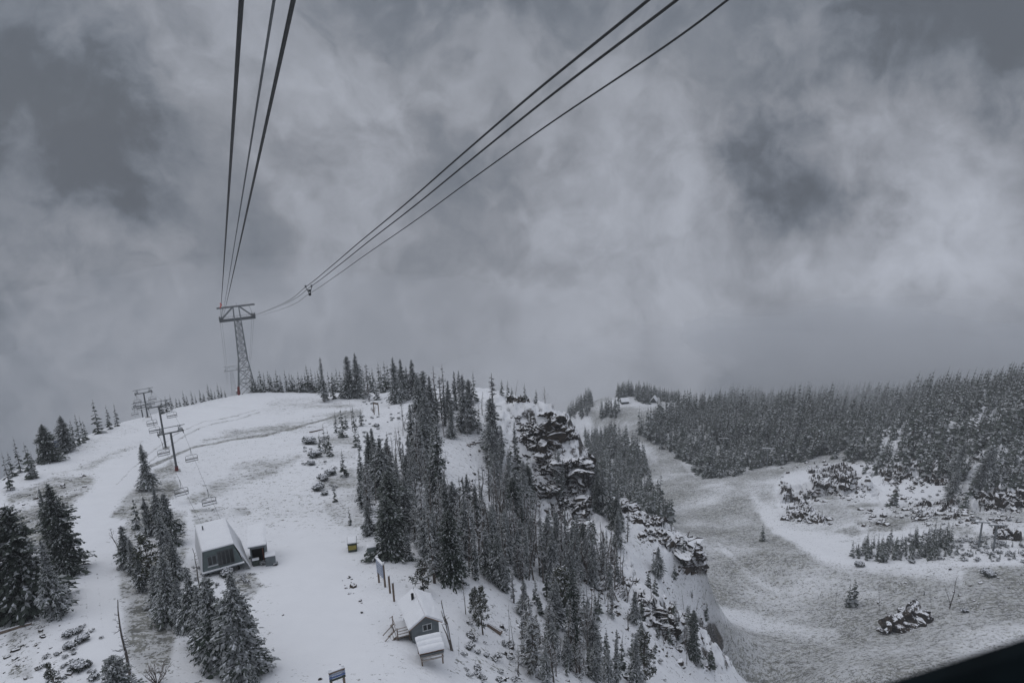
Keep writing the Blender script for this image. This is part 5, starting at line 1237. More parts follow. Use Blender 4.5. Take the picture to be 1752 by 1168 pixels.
def frontpt(x, z, out=.03): 
    t = (z - F0) / Hh; return V(x, .55 * t - out, z)
def front_window(x0, x1, z0, z1, n_, m):
    q = Q(); q.add([[frontpt(x0, z0), frontpt(x1, z0), frontpt(x1, z1), frontpt(x0, z1)]], 0)
    f = q.build('window', M_GLASS, o)
    q = Q(); w_ = .09
    for xx in np.linspace(x0, x1, n_ + 1): q.bar(frontpt(xx, z0, .05), frontpt(xx, z1, .05), w_, 0)
    for zz in (z0, z1): q.bar(frontpt(x0 - w_ / 2, zz, .055), frontpt(x1 + w_ / 2, zz, .055), w_, 0)
    q.build('frame', m, f)
    if n_ == 2:
        q = Q(); q.bar(frontpt(x0 - .1, z0 - .1, .09), frontpt(x1 + .1, z0 - .1, .09), .13, 0); q.build('sill', M_TRIM, f)
front_window(W * .15, W * .37, F0 + .75, F0 + 2.0, 2, M_GWALL); front_window(W * .40, W * .80, F0 + .35, F0 + 2.3, 4, M_DSTEEL)
q = Q(); q.tube([(li + .7, D * .72, F0 + Hh), (li + .7, D * .72, F0 + Hh + 1.1)], .1, 0, 8, True); q.build('vent_pipe', M_DSTEEL, o)
q = Q()
for x in (.6, W / 2, W - .6):
    for y in (.9, D * .5, D - .8): q.box((x, y, F0 / 2 - .6), (.3, .3, F0 + 1.2), 0)
q.box((W / 2, 1.4, F0 - .25), (W - .6, .3, .3), 0); q.build('support_post', M_DARKIN, o)
# storage shed with a lean-to box
A, B = base2((431, 967), (457, 962)); yaw = yawframe(A, B); W = float(np.linalg.norm((B - A)[:2])); D, Hh = 5.4, 3.0
o = empty('storage_shed', (A[0], A[1], min(A[2], B[2])), yaw); prop(o, 'small storage shed with dark open front and a lean-to box', 'shed')
q = Q(); q.box((.08, D / 2, Hh / 2 - .4), (.16, D, Hh + .8), 0); q.box((W - .08, D / 2, Hh / 2 - .4), (.16, D - .01, Hh + .8), 0); q.box((W / 2, D - .08, Hh / 2 - .4), (W - .33, .16, Hh + .8), 0); q.box((W / 2, .1, Hh - .25), (W - .33, .14, .5), 0); q.build('wall', M_GWALL, o)
q = Q(); q.box((W / 2, 1.2, Hh / 2 - .4), (W - .4, .1, Hh + .3), 0); q.box((W * .82, .7, Hh / 2 - .3), (.12, .9, Hh), 1); q.build('shade_sheet_and_board', [M_DARKIN, M_REDBROWN], o)  # near-black sheet painted in for the shade inside, with a red-brown board
q = Q(); q.hexa([(-.2, -.35, Hh - .05), (W + .2, -.35, Hh - .05), (W + .2, D + .2, Hh + .25), (-.2, D + .2, Hh + .25), (-.2, -.35, Hh + .1), (W + .2, -.35, Hh + .1), (W + .2, D + .2, Hh + .4), (-.2, D + .2, Hh + .4)], 0)
rf = q.build('roof', M_GWALL, o); q = Q(); snow_slab(q, [(-.22, -.38, Hh + .1), (W + .22, -.38, Hh + .1), (W + .22, D + .22, Hh + .4), (-.22, D + .22, Hh + .4)], .26, 0, 8, 5); q.build('roof_snow', M_SNOW, rf)
q = Q(); q.box((W + .55, -.55, .55), (1.35, 1.2, 2.0), 0); bx_ = q.build('lean_to', M_GWALL, o); q = Q(); snow_slab(q, [(W - .15, -1.2, 1.56), (W + 1.3, -1.2, 1.56), (W + 1.3, .1, 1.6), (W - .15, .1, 1.6)], .2, 0, 6, 6); q.build('snow_cap', M_SNOW, bx_)
q = Q(); q.box((W * .3, -.25, .55), (.9, .5, .9), 0); q.box((W * .3, -.25, 1.06), (.95, .55, .12), 1); q.build('snowy_barrel_box', [M_DGREEN, M_SNOW], o)
# grey gabled cabin
A, B = base2((707, 1100), (752, 1088)); yaw = yawframe(A, B); W = float(np.linalg.norm((B - A)[:2])); D, Hw, Hg = 4.7, 2.0, 1.0; zb = min(A[2], B[2]) + .1
o = empty('grey_cabin', (A[0], A[1], zb), yaw); prop(o, 'small grey gabled cabin with snowy roof and brown fascia', 'cabin')
q = Q(); q.box((W / 2, D / 2, Hw / 2 - .5), (W, D, Hw + 1.0), 0)
for y in (0.0, D): q.add([[(0, y, Hw), (W / 2, y, Hw + Hg), (W / 2, y, Hw + Hg), (W, y, Hw)]], 0)
q.build('wall', M_GWALL, o)
ov = .35
q = Q()
for sx in (-1, 1):
    x0 = W / 2 + sx * (W / 2 + ov); z0 = Hw - ov * Hg / (W / 2)
    q.hexa([(W / 2, -ov, Hw + Hg + .02), (x0, -ov, z0 + .02), (x0, D + ov, z0 + .02), (W / 2, D + ov, Hw + Hg + .02), (W / 2, -ov, Hw + Hg + .14), (x0, -ov, z0 + .14), (x0, D + ov, z0 + .14), (W / 2, D + ov, Hw + Hg + .14)], 0)
rf = q.build('roof', M_FASCIA, o)
q = Q()
for sx in (-1, 1):
    x0 = W / 2 + sx * (W / 2 + ov + .03); z0 = Hw - ov * Hg / (W / 2) + .12
    snow_slab(q, [(W / 2, -ov - .03, Hw + Hg + .13), (x0, -ov - .03, z0), (x0, D + ov + .03, z0), (W / 2, D + ov + .03, Hw + Hg + .13)], .24, 0, 8, 7 + sx, .15)
q.build('roof_snow', M_SNOW, rf)
q = Q(); q.tube([(W * .33, D * .72, Hw + Hg * .4), (W * .33, D * .72, Hw + Hg + .75)], .16, 0, 10, True); q.build('chimney', M_DARKIN, rf)
q = Q(); q.add([[(W * .40, -.02, 1.15), (W * .72, -.02, 1.15), (W * .72, -.02, 1.85), (W * .40, -.02, 1.85)]], 0); wn = q.build('window', M_GLASS, o)
q = Q()
for x in (.40, .56, .72): q.box((W * x, -.035, 1.5), (.07, .05, .78), 0)
for z in (1.12, 1.88): q.box((W * .56, -.037, z), (W * .35, .055, .07), 0)
q.build('frame', M_TRIM, wn)
# stairs and landing on the uphill side of the cabin
q = Q(); q.box((-.85, D * .42, .55), (1.5, 2.6, .1), 0); q.box((-.85, D * .42, .63), (1.45, 2.5, .07), 1); q.build('landing', [M_WOOD, M_SNOW], o)
for x, y in ((-1.5, D * .42 - 1.2), (-1.5, D * .42 + 1.2), (-.2, D * .42 - 1.25)):
    q = Q(); q.box((x, y, .5), (.12, .12, 2.4), 0); q.build('landing_post', M_WOOD, o)
q = Q()
for z in (.95, 1.3, 1.65): q.box((-.85, D * .42 - 1.25, z), (1.4, .06, .09), 0)
for z in (1.1, 1.6): q.box((-1.53, D * .42 + .35, z), (.06, 1.6, .09), 0)
q.build('railing', M_PALEWOOD, o)
q = Q()
for i in range(5): y = D * .42 + 1.45 + i * .33; q.box((-.85, y, .45 - i * .26), (1.2, .3, .07), 0); q.box((-.85, y, .50 - i * .26), (1.15, .26, .04), 1)
for x in (-1.5, -.2): q.bar((x, D * .42 + 1.3, .5), (x, D * .42 + 3.1, -.9), .1, 0, .2); q.bar((x, D * .42 + 1.3, 1.5), (x, D * .42 + 3.2, .1), .08, 0)
q.build('stair_flight', [M_PALEWOOD, M_SNOW], o)
q = Q()
for i in range(4): x = -1.75 - i * .28; q.box((x, D * .42 - .5, .45 - i * .22), (.26, 1.0, .06), 0); q.box((x, D * .42 - .5, .495 - i * .22), (.24, .95, .03), 1)
for y in (-1.05, .05): q.bar((-1.6, D * .42 + y, .55), (-2.9, D * .42 + y, -.5), .09, 0, .18); q.bar((-1.6, D * .42 + y, 1.5), (-2.9, D * .42 + y, .35), .07, 0)
q.build('steps', [M_WOOD, M_SNOW], o)
# covered rack in front of the cabin
A, B = base2((721, 1139), (760, 1130)); yaw = yawframe(A, B); W = float(np.linalg.norm((B - A)[:2])); D = 2.5
o = empty('timber_rack', (A[0], A[1], min(A[2], B[2])), yaw); prop(o, 'timber rack on legs loaded with snow covered rolls before the cabin', 'rack')
for x in (.12, W - .12):
    for y in (.1, D - .1):
        q = Q(); q.box((x, y, .55), (.14, .14, 1.7), 0); q.build('leg', M_WOOD, o)
q = Q()
for z in (.55, .95): q.box((W / 2, .05, z), (W, .07, .16), 0); q.box((W / 2, D - .05, z), (W, .07, .16), 0)
for z in (.58, .98):
    for x in (.05, W - .05): q.box((x, D / 2, z), (.07, D - .2, .14), 0)
q.build('frame', M_PALEWOOD, o)
q = Q(); q.box((W / 2, D / 2, 1.18), (W + .1, D, .22), 0); q.build('platform', M_DSTEEL, o)
for i in range(3):
    y = D * (i + .5) / 3; q = Q(); q.tube([(-.08, y, 1.5), (W + .08, y, 1.5)], .37, 0, 10, True); rl = q.build('padded_roll', M_RUST if i == 0 else M_GWALL, o)
    q = Q(); u = np.linspace(0, math.pi, 9); xs_ = np.linspace(-.12, W + .12, 9); rng = np.random.default_rng(50 + i)
    g = np.array([[(x, y - .44 * math.cos(a), 1.5 + (.50 * math.sin(a)) * (1 if 0 < k < 8 else .85) + rng.normal(0, .012)) for a in u] for k, x in enumerate(xs_)])
    q.add(np.stack([g[:-1, :-1], g[1:, :-1], g[1:, 1:], g[:-1, 1:]], 2), 0)
    for e in (g[0], g[-1]): q.add([[e[0], e[2], e[6], e[8]], [e[2], e[3], e[5], e[6]], [e[3], e[4], e[4], e[5]]], 0)
    q.build('snow_cap', M_SNOW, rl)
# yellow-fronted bin, electrical box
A, B = base2((596, 945), (610, 943)); yaw = yawframe(A, B); W = max(1.3, float(np.linalg.norm((B - A)[:2])))
o = empty('supply_bin', A, yaw); prop(o, 'dark green and yellow supply bin with snow on its lid', 'bin')
q = Q(); q.box((W / 2, 1.15, .6), (W, 2.3, 1.4), 0); q.build('body', M_DGREEN, o)
q = Q(); q.box((W / 2, -.02, .75), (W * .9, .05, .7), 0); q.build('front_panel', M_YELLOW, o)
q = Q(); q.box((W / 2, 1.0, 1.36), (W + .1, 2.2, .1), 0); ld = q.build('lid', M_DGREEN, o); q = Q(); snow_slab(q, [(.0, -.02, 1.41), (W, -.02, 1.41), (W, 1.9, 1.41), (.0, 1.9, 1.41)], .2, 0, 6, 9); q.build('snow_cap', M_SNOW, ld)
P = hit(637, 955); o = empty('electrical_box', P, R(15)); prop(o, 'tall grey green electrical box beside the largest stand edge spruce', 'electrical box')
q = Q(); q.box((0, 0, .9), (1.25, .9, 2.3), 0); q.build('body', M_EGREEN, o); q = Q(); q.box((0, -.46, .95), (1.05, .03, 1.9), 0); dr = q.build('door', M_EGREEN, o); q = Q(); q.box((.38, -.5, 1.0), (.05, .06, .25), 0); q.build('handle', M_DSTEEL, dr)
q = Q(); snow_slab(q, [(-.65, -.48, 2.05), (.65, -.48, 2.05), (.65, .48, 2.05), (-.65, .48, 2.05)], .15, 0, 6, 10); q.build('snow_cap', M_SNOW, o)
# signs
def sign(b0, b1, topy, label, slats, panel=(.35, .95), name='trail_sign', post_w=.2, ext=.0):
    A, B = base2(b0, b1); hA, hB = top_height(A, topy[0]), top_height(B, topy[1]); yaw = yawframe(A, B); W = float(np.linalg.norm((B - A)[:2]))
    o = empty(name, A, yaw); prop(o, label, 'sign', 'signs on the piste'); dzb = B[2] - A[2]; h = max(hA, hB + dzb)
    for x, z0 in ((0, 0), (W, dzb)):
        q = Q(); q.box((x, 0, (h + z0) / 2 - .3), (post_w, post_w, h - z0 + .6), 0); q.box((x, 0, h + .05), (post_w * 1.2, post_w * 1.2, .1), 1); q.build('post', [M_WOOD, M_SNOW], o)
    n_ = len(slats); z0, z1 = h * panel[0], h * panel[1]; sh = (z1 - z0) / n_
    for i, (m_, fr) in enumerate(slats):
        zc = z1 - sh * (i + .5); q = Q(); q.box((W / 2, -post_w * .62, zc), (W + 2 * ext + .1, .06, sh * fr), 0); b = q.build('board', m_, o)
    q = Q(); q.box((W / 2, -post_w * .5, z1 + .05), (W + .3, .3, .1), 0); q.build('snow_cap', M_SNOW, o)
    return o, W, h, z0, z1, yaw
o, W, h, z0, z1, _ = sign((648.7, 996), (659.5, 1008), (954, 963), 'tall faded blue trail sign with snowy top on two wooden posts', [(M_BLUEGREY, .98)], (.42, .96))
q = Q()
for i in range(5): z = z1 - (z1 - z0) * (i + .8) / 5.6; q.box((W / 2 - .1 * (i % 2), -.165, z), (W * (.75 - .12 * (i % 3)), .012, .07), 0)
q.build('lettering_lines', M_SIGNWHITE, o)
sign((568, 1178), (589.5, 1170), (1146, 1139), 'wooden sign with blue boards cut off by the bottom picture edge', [(M_WOOD, .8), (M_BLUEGREY, .75), (M_BLUE, .75), (M_DGREEN, .75)], (.42, .95), ext=.12)
sign((640.5, 709), (648.5, 711), (686, 690), 'open two post sign frame with snowy crossbar on the crest', [(M_WOOD, .9)], (.80, .97))
sign((96.5, 777), (106.5, 774), (754, 750), 'pale blue board on legs beside the skyline spruces', [(M_BLUEGREY, .95)], (.42, .97), post_w=.15)
for bx, by, ty, lb in ((667.5, 1014, 984, 'wooden post next to the tall faded blue sign'), (674.5, 1028, 996, 'wooden post closest to the cabin roof')):
    P = hit(bx, by); h = top_height(P, ty); o = empty('wooden_post', P); prop(o, lb, 'post', 'two bare posts by the sign')
    q = Q(); q.tube([(0, 0, -.4), (0, 0, h)], .13, 0, 8, True); q.build('pole', M_WOOD, o); q = Q(); q.tube([(0, 0, h), (0, 0, h + .12)], [.16, .1], 0, 8, True); q.build('snow_cap', M_SNOW, o)
# far cabins and lodge by the run
def far_house(bx, by, wpx, label, yaw, Hw, Hg, depth, frame=False, gable=False):
    P = hit(bx, by); W = px2m(wpx, P); o = empty('far_cabin', P, yaw); prop(o, label, 'cabin', 'far cabins beside the ski run')
    q = Q()
    if frame:
        for x in (-W / 2 + .3, 0, W / 2 - .3):
            for y in (0.2, depth - .2): q.box((x, y, Hw / 2 - .5), (.5, .5, Hw + 1), 0)
        q.box((0, depth * .6, Hw / 2), (W * .9, depth * .5, Hw), 1)
    else:
        q.box((0, depth / 2, Hw / 2 - .6), (W * .9, depth * .9, Hw + 1.2), 1)
    q.build('wall', [M_TRIM, M_DGREEN], o)
    q = Q()
    if gable:
        q.add([[(-W * .45, .05 * depth, Hw), (0, .05 * depth, Hw + Hg), (0, .05 * depth, Hw + Hg), (W * .45, .05 * depth, Hw)]], 1)
        for sx in (-1, 1): q.hexa([(0, -.4, Hw + Hg), (sx * W * .56, -.4, Hw - .3), (sx * W * .56, depth, Hw - .3), (0, depth, Hw + Hg), (0, -.4, Hw + Hg + .5), (sx * W * .56, -.4, Hw + .2), (sx * W * .56, depth, Hw + .2), (0, depth, Hw + Hg + .5)], 0)
    else:
        for sy in (0, 1):
            y0 = -.6 if sy == 0 else depth + .6; q.hexa([(-W / 2, y0, Hw - .2), (W / 2, y0, Hw - .2), (W / 2, depth / 2, Hw + Hg), (-W / 2, depth / 2, Hw + Hg), (-W / 2, y0, Hw + .3), (W / 2, y0, Hw + .3), (W / 2, depth / 2, Hw + Hg + .5), (-W / 2, depth / 2, Hw + Hg + .5)], 0)
        for x in (-W * .45, W * .45): q.add([[(x, .05 * depth, Hw), (x, depth / 2, Hw + Hg), (x, depth / 2, Hw + Hg), (x, .95 * depth, Hw)]], 1)
    q.build('roof', [M_SNOW, M_DGREEN], o)
    return o, W, Hw
o, W, Hw = far_house(1070, 691, 14, 'far dark cabin with long snowy roof in the forest edge', R(4), 2.6, 2.6, 8)
q = Q(); q.box((0, .35, 1.2), (W * .5, .1, 1.2), 0); q.build('window', M_GLASS, o)
o, W, Hw = far_house(1118, 689, 10, 'far steep gabled cabin with dark front in the forest edge', R(-20), 1.6, 4.2, 8, gable=True)
q = Q(); q.box((0, .33, 1.0), (W * .4, .1, 1.8), 0); q.build('window', M_GLASS, o)
o, W, Hw = far_house(1117, 722, 15, 'far open sided lift station with snowy roof on pale posts', R(-3), 3.6, 1.4, 7, frame=True)

# ------------------------------------------------------------------ rocks and logs
def rock_mesh(name, seed, sub=3, cuts=16, sx=1, sy=1, sz=1, rough=.12):
    rng = np.random.default_rng(seed); bm = bmesh.new(); bmesh.ops.create_icosphere(bm, subdivisions=sub, radius=1.0)
    co = np.array([v.co for v in bm.verts]); dirs = rng.normal(size=(cuts, 3)); dirs /= np.linalg.norm(dirs, axis=1)[:, None]
    for d in dirs:
        lim = rng.uniform(.5, .85); k = co @ d; over_ = np.maximum(0, k - lim); co -= over_[:, None] * d
    co += rough * np.stack([fbm(co[:, 0] * 2.2 + seed + i * 9, co[:, 1] * 2.2 + co[:, 2] * 1.7, 4, 3 + i) for i in range(3)], -1) * .35
    co *= np.array([sx, sy, sz])
    for v, c in zip(bm.verts, co): v.co = c
    return bm
def boulder(bx, by, rpx, label, name='boulder', group='boulders on the snow', cat='boulder', seed=0, squash=.7):
    P = hit(bx, by); r = px2m(rpx, P); bm = rock_mesh(name, seed, 3, 14, r, r * .85, r * squash)
    me = bpy.data.meshes.new(name); bm.to_mesh(me); bm.free(); me.materials.append(M_ROCK)
    o = link(name, me, None, P + V(0, 0, r * squash * .35), seed * 1.3); prop(o, label, cat, group)
for i, (x, y, r, lb) in enumerate([(605, 1004, 7.5, 'brown boulder, biggest of the small group on the piste'), (597, 988, 4, 'dark stone uppermost in the small group on the piste'), (598, 1015, 4, 'flat stone lowest in the boulder group on the piste'), (592, 1006, 3, 'little stone uphill of the brown boulder'), (616, 1028, 4, 'stone beginning the short line below the boulder group'), (619, 1048, 3.5, 'stone ending the short line below the boulder group'), (484, 1052, 2.5, 'single tiny stone out on the open piste'),
                              (582, 1136, 2.2, 'tiny stone just above the blue board sign'), (548, 1162, 4, 'low stone beside the blue board sign'), (946, 1094, 11, 'pinkish flat boulder on the lower flank'), (938, 1108, 6, 'snowy stone under the pinkish boulder'), (968, 1106, 6, 'dark stone beside the black trunked spruce'), (1185, 1118, 16, 'big rough boulder on the rim beside the dark narrow spruce'), (1140, 1090, 8, 'snowy boulder on the rim near leaning dead trees'), (1158, 1110, 6, 'small boulder between the rim boulder and dead trees'),
                              (1098, 1035, 13, 'rock knob on the rim between two small dark spruces'), (1115, 1048, 10, 'broken rock below the rim knob'), (822, 837, 5, 'dark stone at the lower edge of the white clearing'), (812, 812, 4, 'dark stone mid edge of the white clearing'), (788, 823, 4.5, 'dark rock at the bottom of the white clearing'), (785, 838, 5, 'rock poking out between bare stems below the clearing'),
                              (820, 772, 4, 'stone among branches at the top of the clearing'), (805, 778, 3, 'small stone at the top of the clearing'), (880, 905, 5, 'rock just beyond the stand at the cliff foot'), (30, 1138, 5, 'dark slab edge on the snow in the near corner'), (75, 1090, 5, 'dark slab edge below the frosted near spruce'), (45, 1160, 5, 'dark slab lowest on the snow in the near corner'), (62, 1104, 3, 'small dark slab on the snow below the road')]):
    boulder(x, y, r, lb, seed=200 + i)
# outcrop in the bowl: one mass of broken blocks
P = hit(1555, 1070); s = px2m(1, P); bm_all = bmesh.new(); rg_ = np.random.default_rng(77)
OUT = [(-40, -4, 9, .8), (-30, 2, 13, 1.0), (-20, -8, 11, .7), (-14, 6, 14, 1.0), (-4, -6, 13, .75), (2, 8, 16, 1.1), (12, -4, 13, .9), (16, 14, 18, 1.1), (24, 2, 14, 1.0), (30, 14, 13, .9), (36, -6, 11, .6), (44, -12, 9, .5), (50, -16, 7, .5), (-46, -10, 6, .5), (28, -12, 9, .6), (6, 20, 13, 1.0), (-8, -14, 8, .5), (-54, -8, 5, .5)]
for i, (dx, dy, rx, sq) in enumerate(OUT):
    b = rock_mesh('x', 300 + i, 4, 22, rx * s * 1.5, rx * s * 1.05, rx * s * sq * 1.45, .30); me = bpy.data.meshes.new('tmp'); b.to_mesh(me); b.free()
    me.transform(Matrix.Translation((dx * s, dy * s * 1.3, rx * s * sq * .4)) @ Matrix.Rotation(rg_.uniform(-.5, .5), 4, 'X') @ Matrix.Rotation(rg_.uniform(-.6, .6), 4, 'Y') @ Matrix.Rotation(rg_.uniform(0, 6), 4, 'Z')); bm_all.from_mesh(me); bpy.data.meshes.remove(me)
me = bpy.data.meshes.new('rock_outcrop'); bm_all.to_mesh(me); bm_all.free(); me.materials.append(M_ROCK)
prop(link('rock_outcrop', me, None, P), 'dark broken rock outcrop capped with snow on the open bowl floor', 'rock outcrop')
# crags: broken rock standing out of the slope
def crag(name, top, bot, amp, label, seed, nu=120, nv=110, sink=1.2):
    top, bot = np.array(top, float), np.array(bot, float); k = 9
    def along(p, n_): t = np.linspace(0, len(p) - 1, n_); return np.stack([np.interp(t, np.arange(len(p)), p[:, i]) for i in (0, 1)], -1)
    A, B = along(top, k), along(bot, k)
    ctl = np.array([[hit(*(A[i] * (1 - v) + B[i] * v)) for i in range(k)] for v in np.linspace(0, 1, k)])
    tv, tu = np.linspace(0, k - 1, nv), np.linspace(0, k - 1, nu)
    g = np.stack([np.stack([np.interp(tu, np.arange(k), row) for row in np.stack([np.interp(tv, np.arange(k), ctl[:, i, c]) for i in range(k)], 1)]) for c in range(2)], -1)
    z = ground(g[..., 0], g[..., 1]); P = np.concatenate([g, z[..., None]], -1)
    du, dv = np.gradient(P, axis=1), np.gradient(P, axis=0)
    N = np.cross(du, dv); N /= np.linalg.norm(N, axis=-1)[..., None] + 1e-9; N *= np.where(N[..., 2:] < 0, -1, 1)
    for _ in range(12): N = (N + np.roll(N, 1, 0) + np.roll(N, -1, 0) + np.roll(N, 1, 1) + np.roll(N, -1, 1)) / 5
    N = N + np.array([0, 0, -.15]) - .35 * np.array([trk_dir[0] * .2, trk_dir[1], 0]); N /= np.linalg.norm(N, axis=-1)[..., None]
    p = P.reshape(-1, 3); f = np.zeros(len(p)); x, y, zz = p.T
    wp = p + 1.2 * np.stack([fbm(x / 4 + i * 7, y / 4 + zz / 3, 3, seed + i) for i in range(3)], -1)
    for sc_, a in ((7.5, 1.0), (3.4, .62), (1.6, .34), (.8, .15)):
        v, d1, d2, gg = cells3(wp / (np.array([1.25, 1.0, .8]) * sc_), seed + int(sc_ * 10)); tl = (v * 7.3 % 1 - .5) * gg[:, 0] + (v * 13.7 % 1 - .5) * gg[:, 1] + (v * 5.1 % 1 - .35) * gg[:, 2] * 1.6
        f += a * ((v - .35) * 1.3 + tl * 1.3) * (.45 + .55 * np.clip((d2 - d1) / .2, 0, 1))
    u_, v_ = np.meshgrid(np.linspace(0, 1, nu), np.linspace(0, 1, nv)); e = np.minimum.reduce([u_, 1 - u_, v_, 1 - v_]); e = np.clip(e / .13, 0, 1) ** .7
    gap = np.clip(1.08 + .85 * fbm(x / 9, y / 9 + zz / 7, 3, seed + 40), 0, 1.15).reshape(nv, nu)
    f = f.reshape(nv, nu) * amp * (.35 + .65 * gap); off = np.where(e > 0, f * e * gap - (1 - e * gap) * sink, -sink)
    Q3 = P + N * off[..., None]; i = np.arange(nv - 1)[:, None] * nu + np.arange(nu - 1)[None]
    me = mesh_np(name, Q3.reshape(-1, 3), np.stack([i, i + nu, i + nu + 1, i + 1], -1).reshape(-1, 4)[:, ::-1], [M_CRAG])
    me.flip_normals() if me.polygons[len(me.polygons) // 2].normal.z < 0 else None
    prop(link(name, me), label, 'crag', 'crags on the slopes')
crag('rock_cliff', [(862, 684), (902, 684), (946, 692), (986, 722), (1009, 764)], [(868, 800), (915, 850), (960, 890), (995, 915), (1016, 915)], 3.3, 'big dark craggy cliff with snow on its ledges at the ridge end', 11, 170, 170)
crag('rock_rib', [(1055, 832), (1105, 858), (1165, 905), (1222, 968)], [(1060, 880), (1105, 915), (1160, 958), (1215, 988)], 2.2, 'low snowy rock rib stepping down from the cliff towards the bowl', 12, 150, 80)
crag('rock_rib', [(930, 905), (1000, 925), (1060, 960)], [(950, 990), (1020, 1010), (1085, 1040)], 1.9, 'broken rocks among bare trees under the cliff', 13, 110, 80)
crag('rock_rib', [(1072, 1008), (1110, 1020), (1150, 1050)], [(1080, 1050), (1120, 1075), (1165, 1092)], 1.9, 'small dark crag on the rim behind the clinging spruce', 14, 80, 60)
crag('rock_rib', [(1165, 1062), (1195, 1075), (1215, 1105)], [(1165, 1100), (1190, 1125), (1212, 1140)], 1.7, 'broken dark crag lowest on the rim above the bowl floor', 15, 80, 60)
for tp, bt, a_, lb, sd_ in (([(1375, 800), (1420, 790), (1470, 800)], [(1385, 838), (1430, 840), (1475, 838)], 2.4, 'broken ledge nearest the forest corner across the bowl', 21), ([(1490, 792), (1560, 778), (1640, 782)], [(1500, 838), (1570, 835), (1640, 830)], 2.8, 'long dark ledge in the middle of the far hillside', 22), ([(1665, 815), (1710, 795), (1790, 790)], [(1670, 868), (1720, 872), (1790, 868)], 3.0, 'dark crag highest at the outer edge of the far hillside', 23),
                            ([(1335, 850), (1380, 858), (1420, 872)], [(1340, 892), (1385, 900), (1420, 900)], 1.5, 'rubbly ledge low above the bowl floor', 24), ([(1698, 895), (1730, 898), (1752, 908)], [(1695, 922), (1725, 926), (1750, 926)], 2.2, 'dark rock just above the pair of pale lift towers', 25), ([(1560, 862), (1610, 855), (1650, 866)], [(1560, 890), (1610, 893), (1650, 894)], 1.7, 'small ledge above the scrubby grove on the hillside', 26)):
    crag('rock_ledge', tp, bt, a_, lb, sd_, 100, 60, 2.0)
# loose stones and low scrub nobody could count
def scree(poly, n_, lo, hi, s0, s1, rng):
    out = []; xs = [p[0] for p in poly]; ys = [p[1] for p in poly]; tries = 0
    base = np.array([[-1, -1, -1], [1, -1, -1], [1, 1, -1], [-1, 1, -1], [-1, -1, 1], [1, -1, 1], [1, 1, 1], [-1, 1, 1]], float) * .5
    while len(out) < n_ and tries < n_ * 6:
        tries += 1; x, y = rng.uniform(min(xs), max(xs)), rng.uniform(min(ys), max(ys))
        if not inpoly(np.array([x]), np.array([y]), poly)[0]: continue
        if fbm(np.array([x / 30.]), np.array([y / 18.]), 3, 61)[0] < rng.uniform(-.35, .25): continue
        P = hit(x, y)
        if not s0 < np.linalg.norm(P - CAM) < s1: continue
        r = lo + (hi - lo) * rng.uniform() ** 3; c = base + rng.normal(0, .16, (8, 3)); c[4:, :2] *= rng.uniform(.45, .9)
        c = c * np.array([r * rng.uniform(.9, 1.9), r, r * rng.uniform(.5, 1.0)]); a = rng.uniform(-.5, .5) + .3; k, l = math.cos(a), math.sin(a)
        c = c @ np.array([[k, l, 0], [-l, k, 0], [0, 0, 1]]) + P + np.array([0, 0, r * .12]); out.append(c)
    return out
rg_ = np.random.default_rng(5); q = Q()
for poly, n_, lo, hi, s0, s1 in (([(1330, 800), (1420, 785), (1560, 790), (1752, 740), (1752, 900), (1660, 900), (1430, 900), (1340, 890)], 1000, .4, 2.1, 300, 640), ([(860, 820), (930, 860), (1040, 930), (1120, 1040), (1060, 1060), (960, 960), (880, 900)], 260, .3, 1.3, 100, 280),
                                 ([(1060, 840), (1120, 870), (1215, 975), (1160, 985), (1090, 920)], 170, .35, 1.5, 150, 280), ([(0, 1060), (130, 1070), (120, 1168), (0, 1168)], 50, .15, .5, 60, 150), ([(40, 830), (140, 790), (150, 840), (80, 900), (30, 880)], 50, .2, .9, 100, 260), ([(770, 760), (850, 740), (860, 800), (800, 850), (770, 820)], 50, .2, .9, 120, 280),
                                 ([(1100, 970), (1210, 1010), (1215, 1150), (1110, 1120)], 110, .2, 1.1, 120, 280), ([(850, 1060), (1180, 1080), (1200, 1168), (860, 1168)], 120, .15, .7, 80, 230), ([(1480, 990), (1752, 960), (1752, 1040), (1500, 1050)], 60, .3, 1.0, 250, 400), ([(560, 960), (640, 1010), (620, 1060), (590, 1020)], 10, .1, .25, 60, 150)):
    for c in scree(poly, n_, lo, hi, s0, s1, rg_): q.hexa(c, 0)
prop(q.build('rubble', M_ROCK), 'loose dark stones and broken ledges half buried in snow', 'stones', kind='stuff')
q = Q(); BB = [bush(400 + i, 1.0, 7, .8) for i in range(4)]
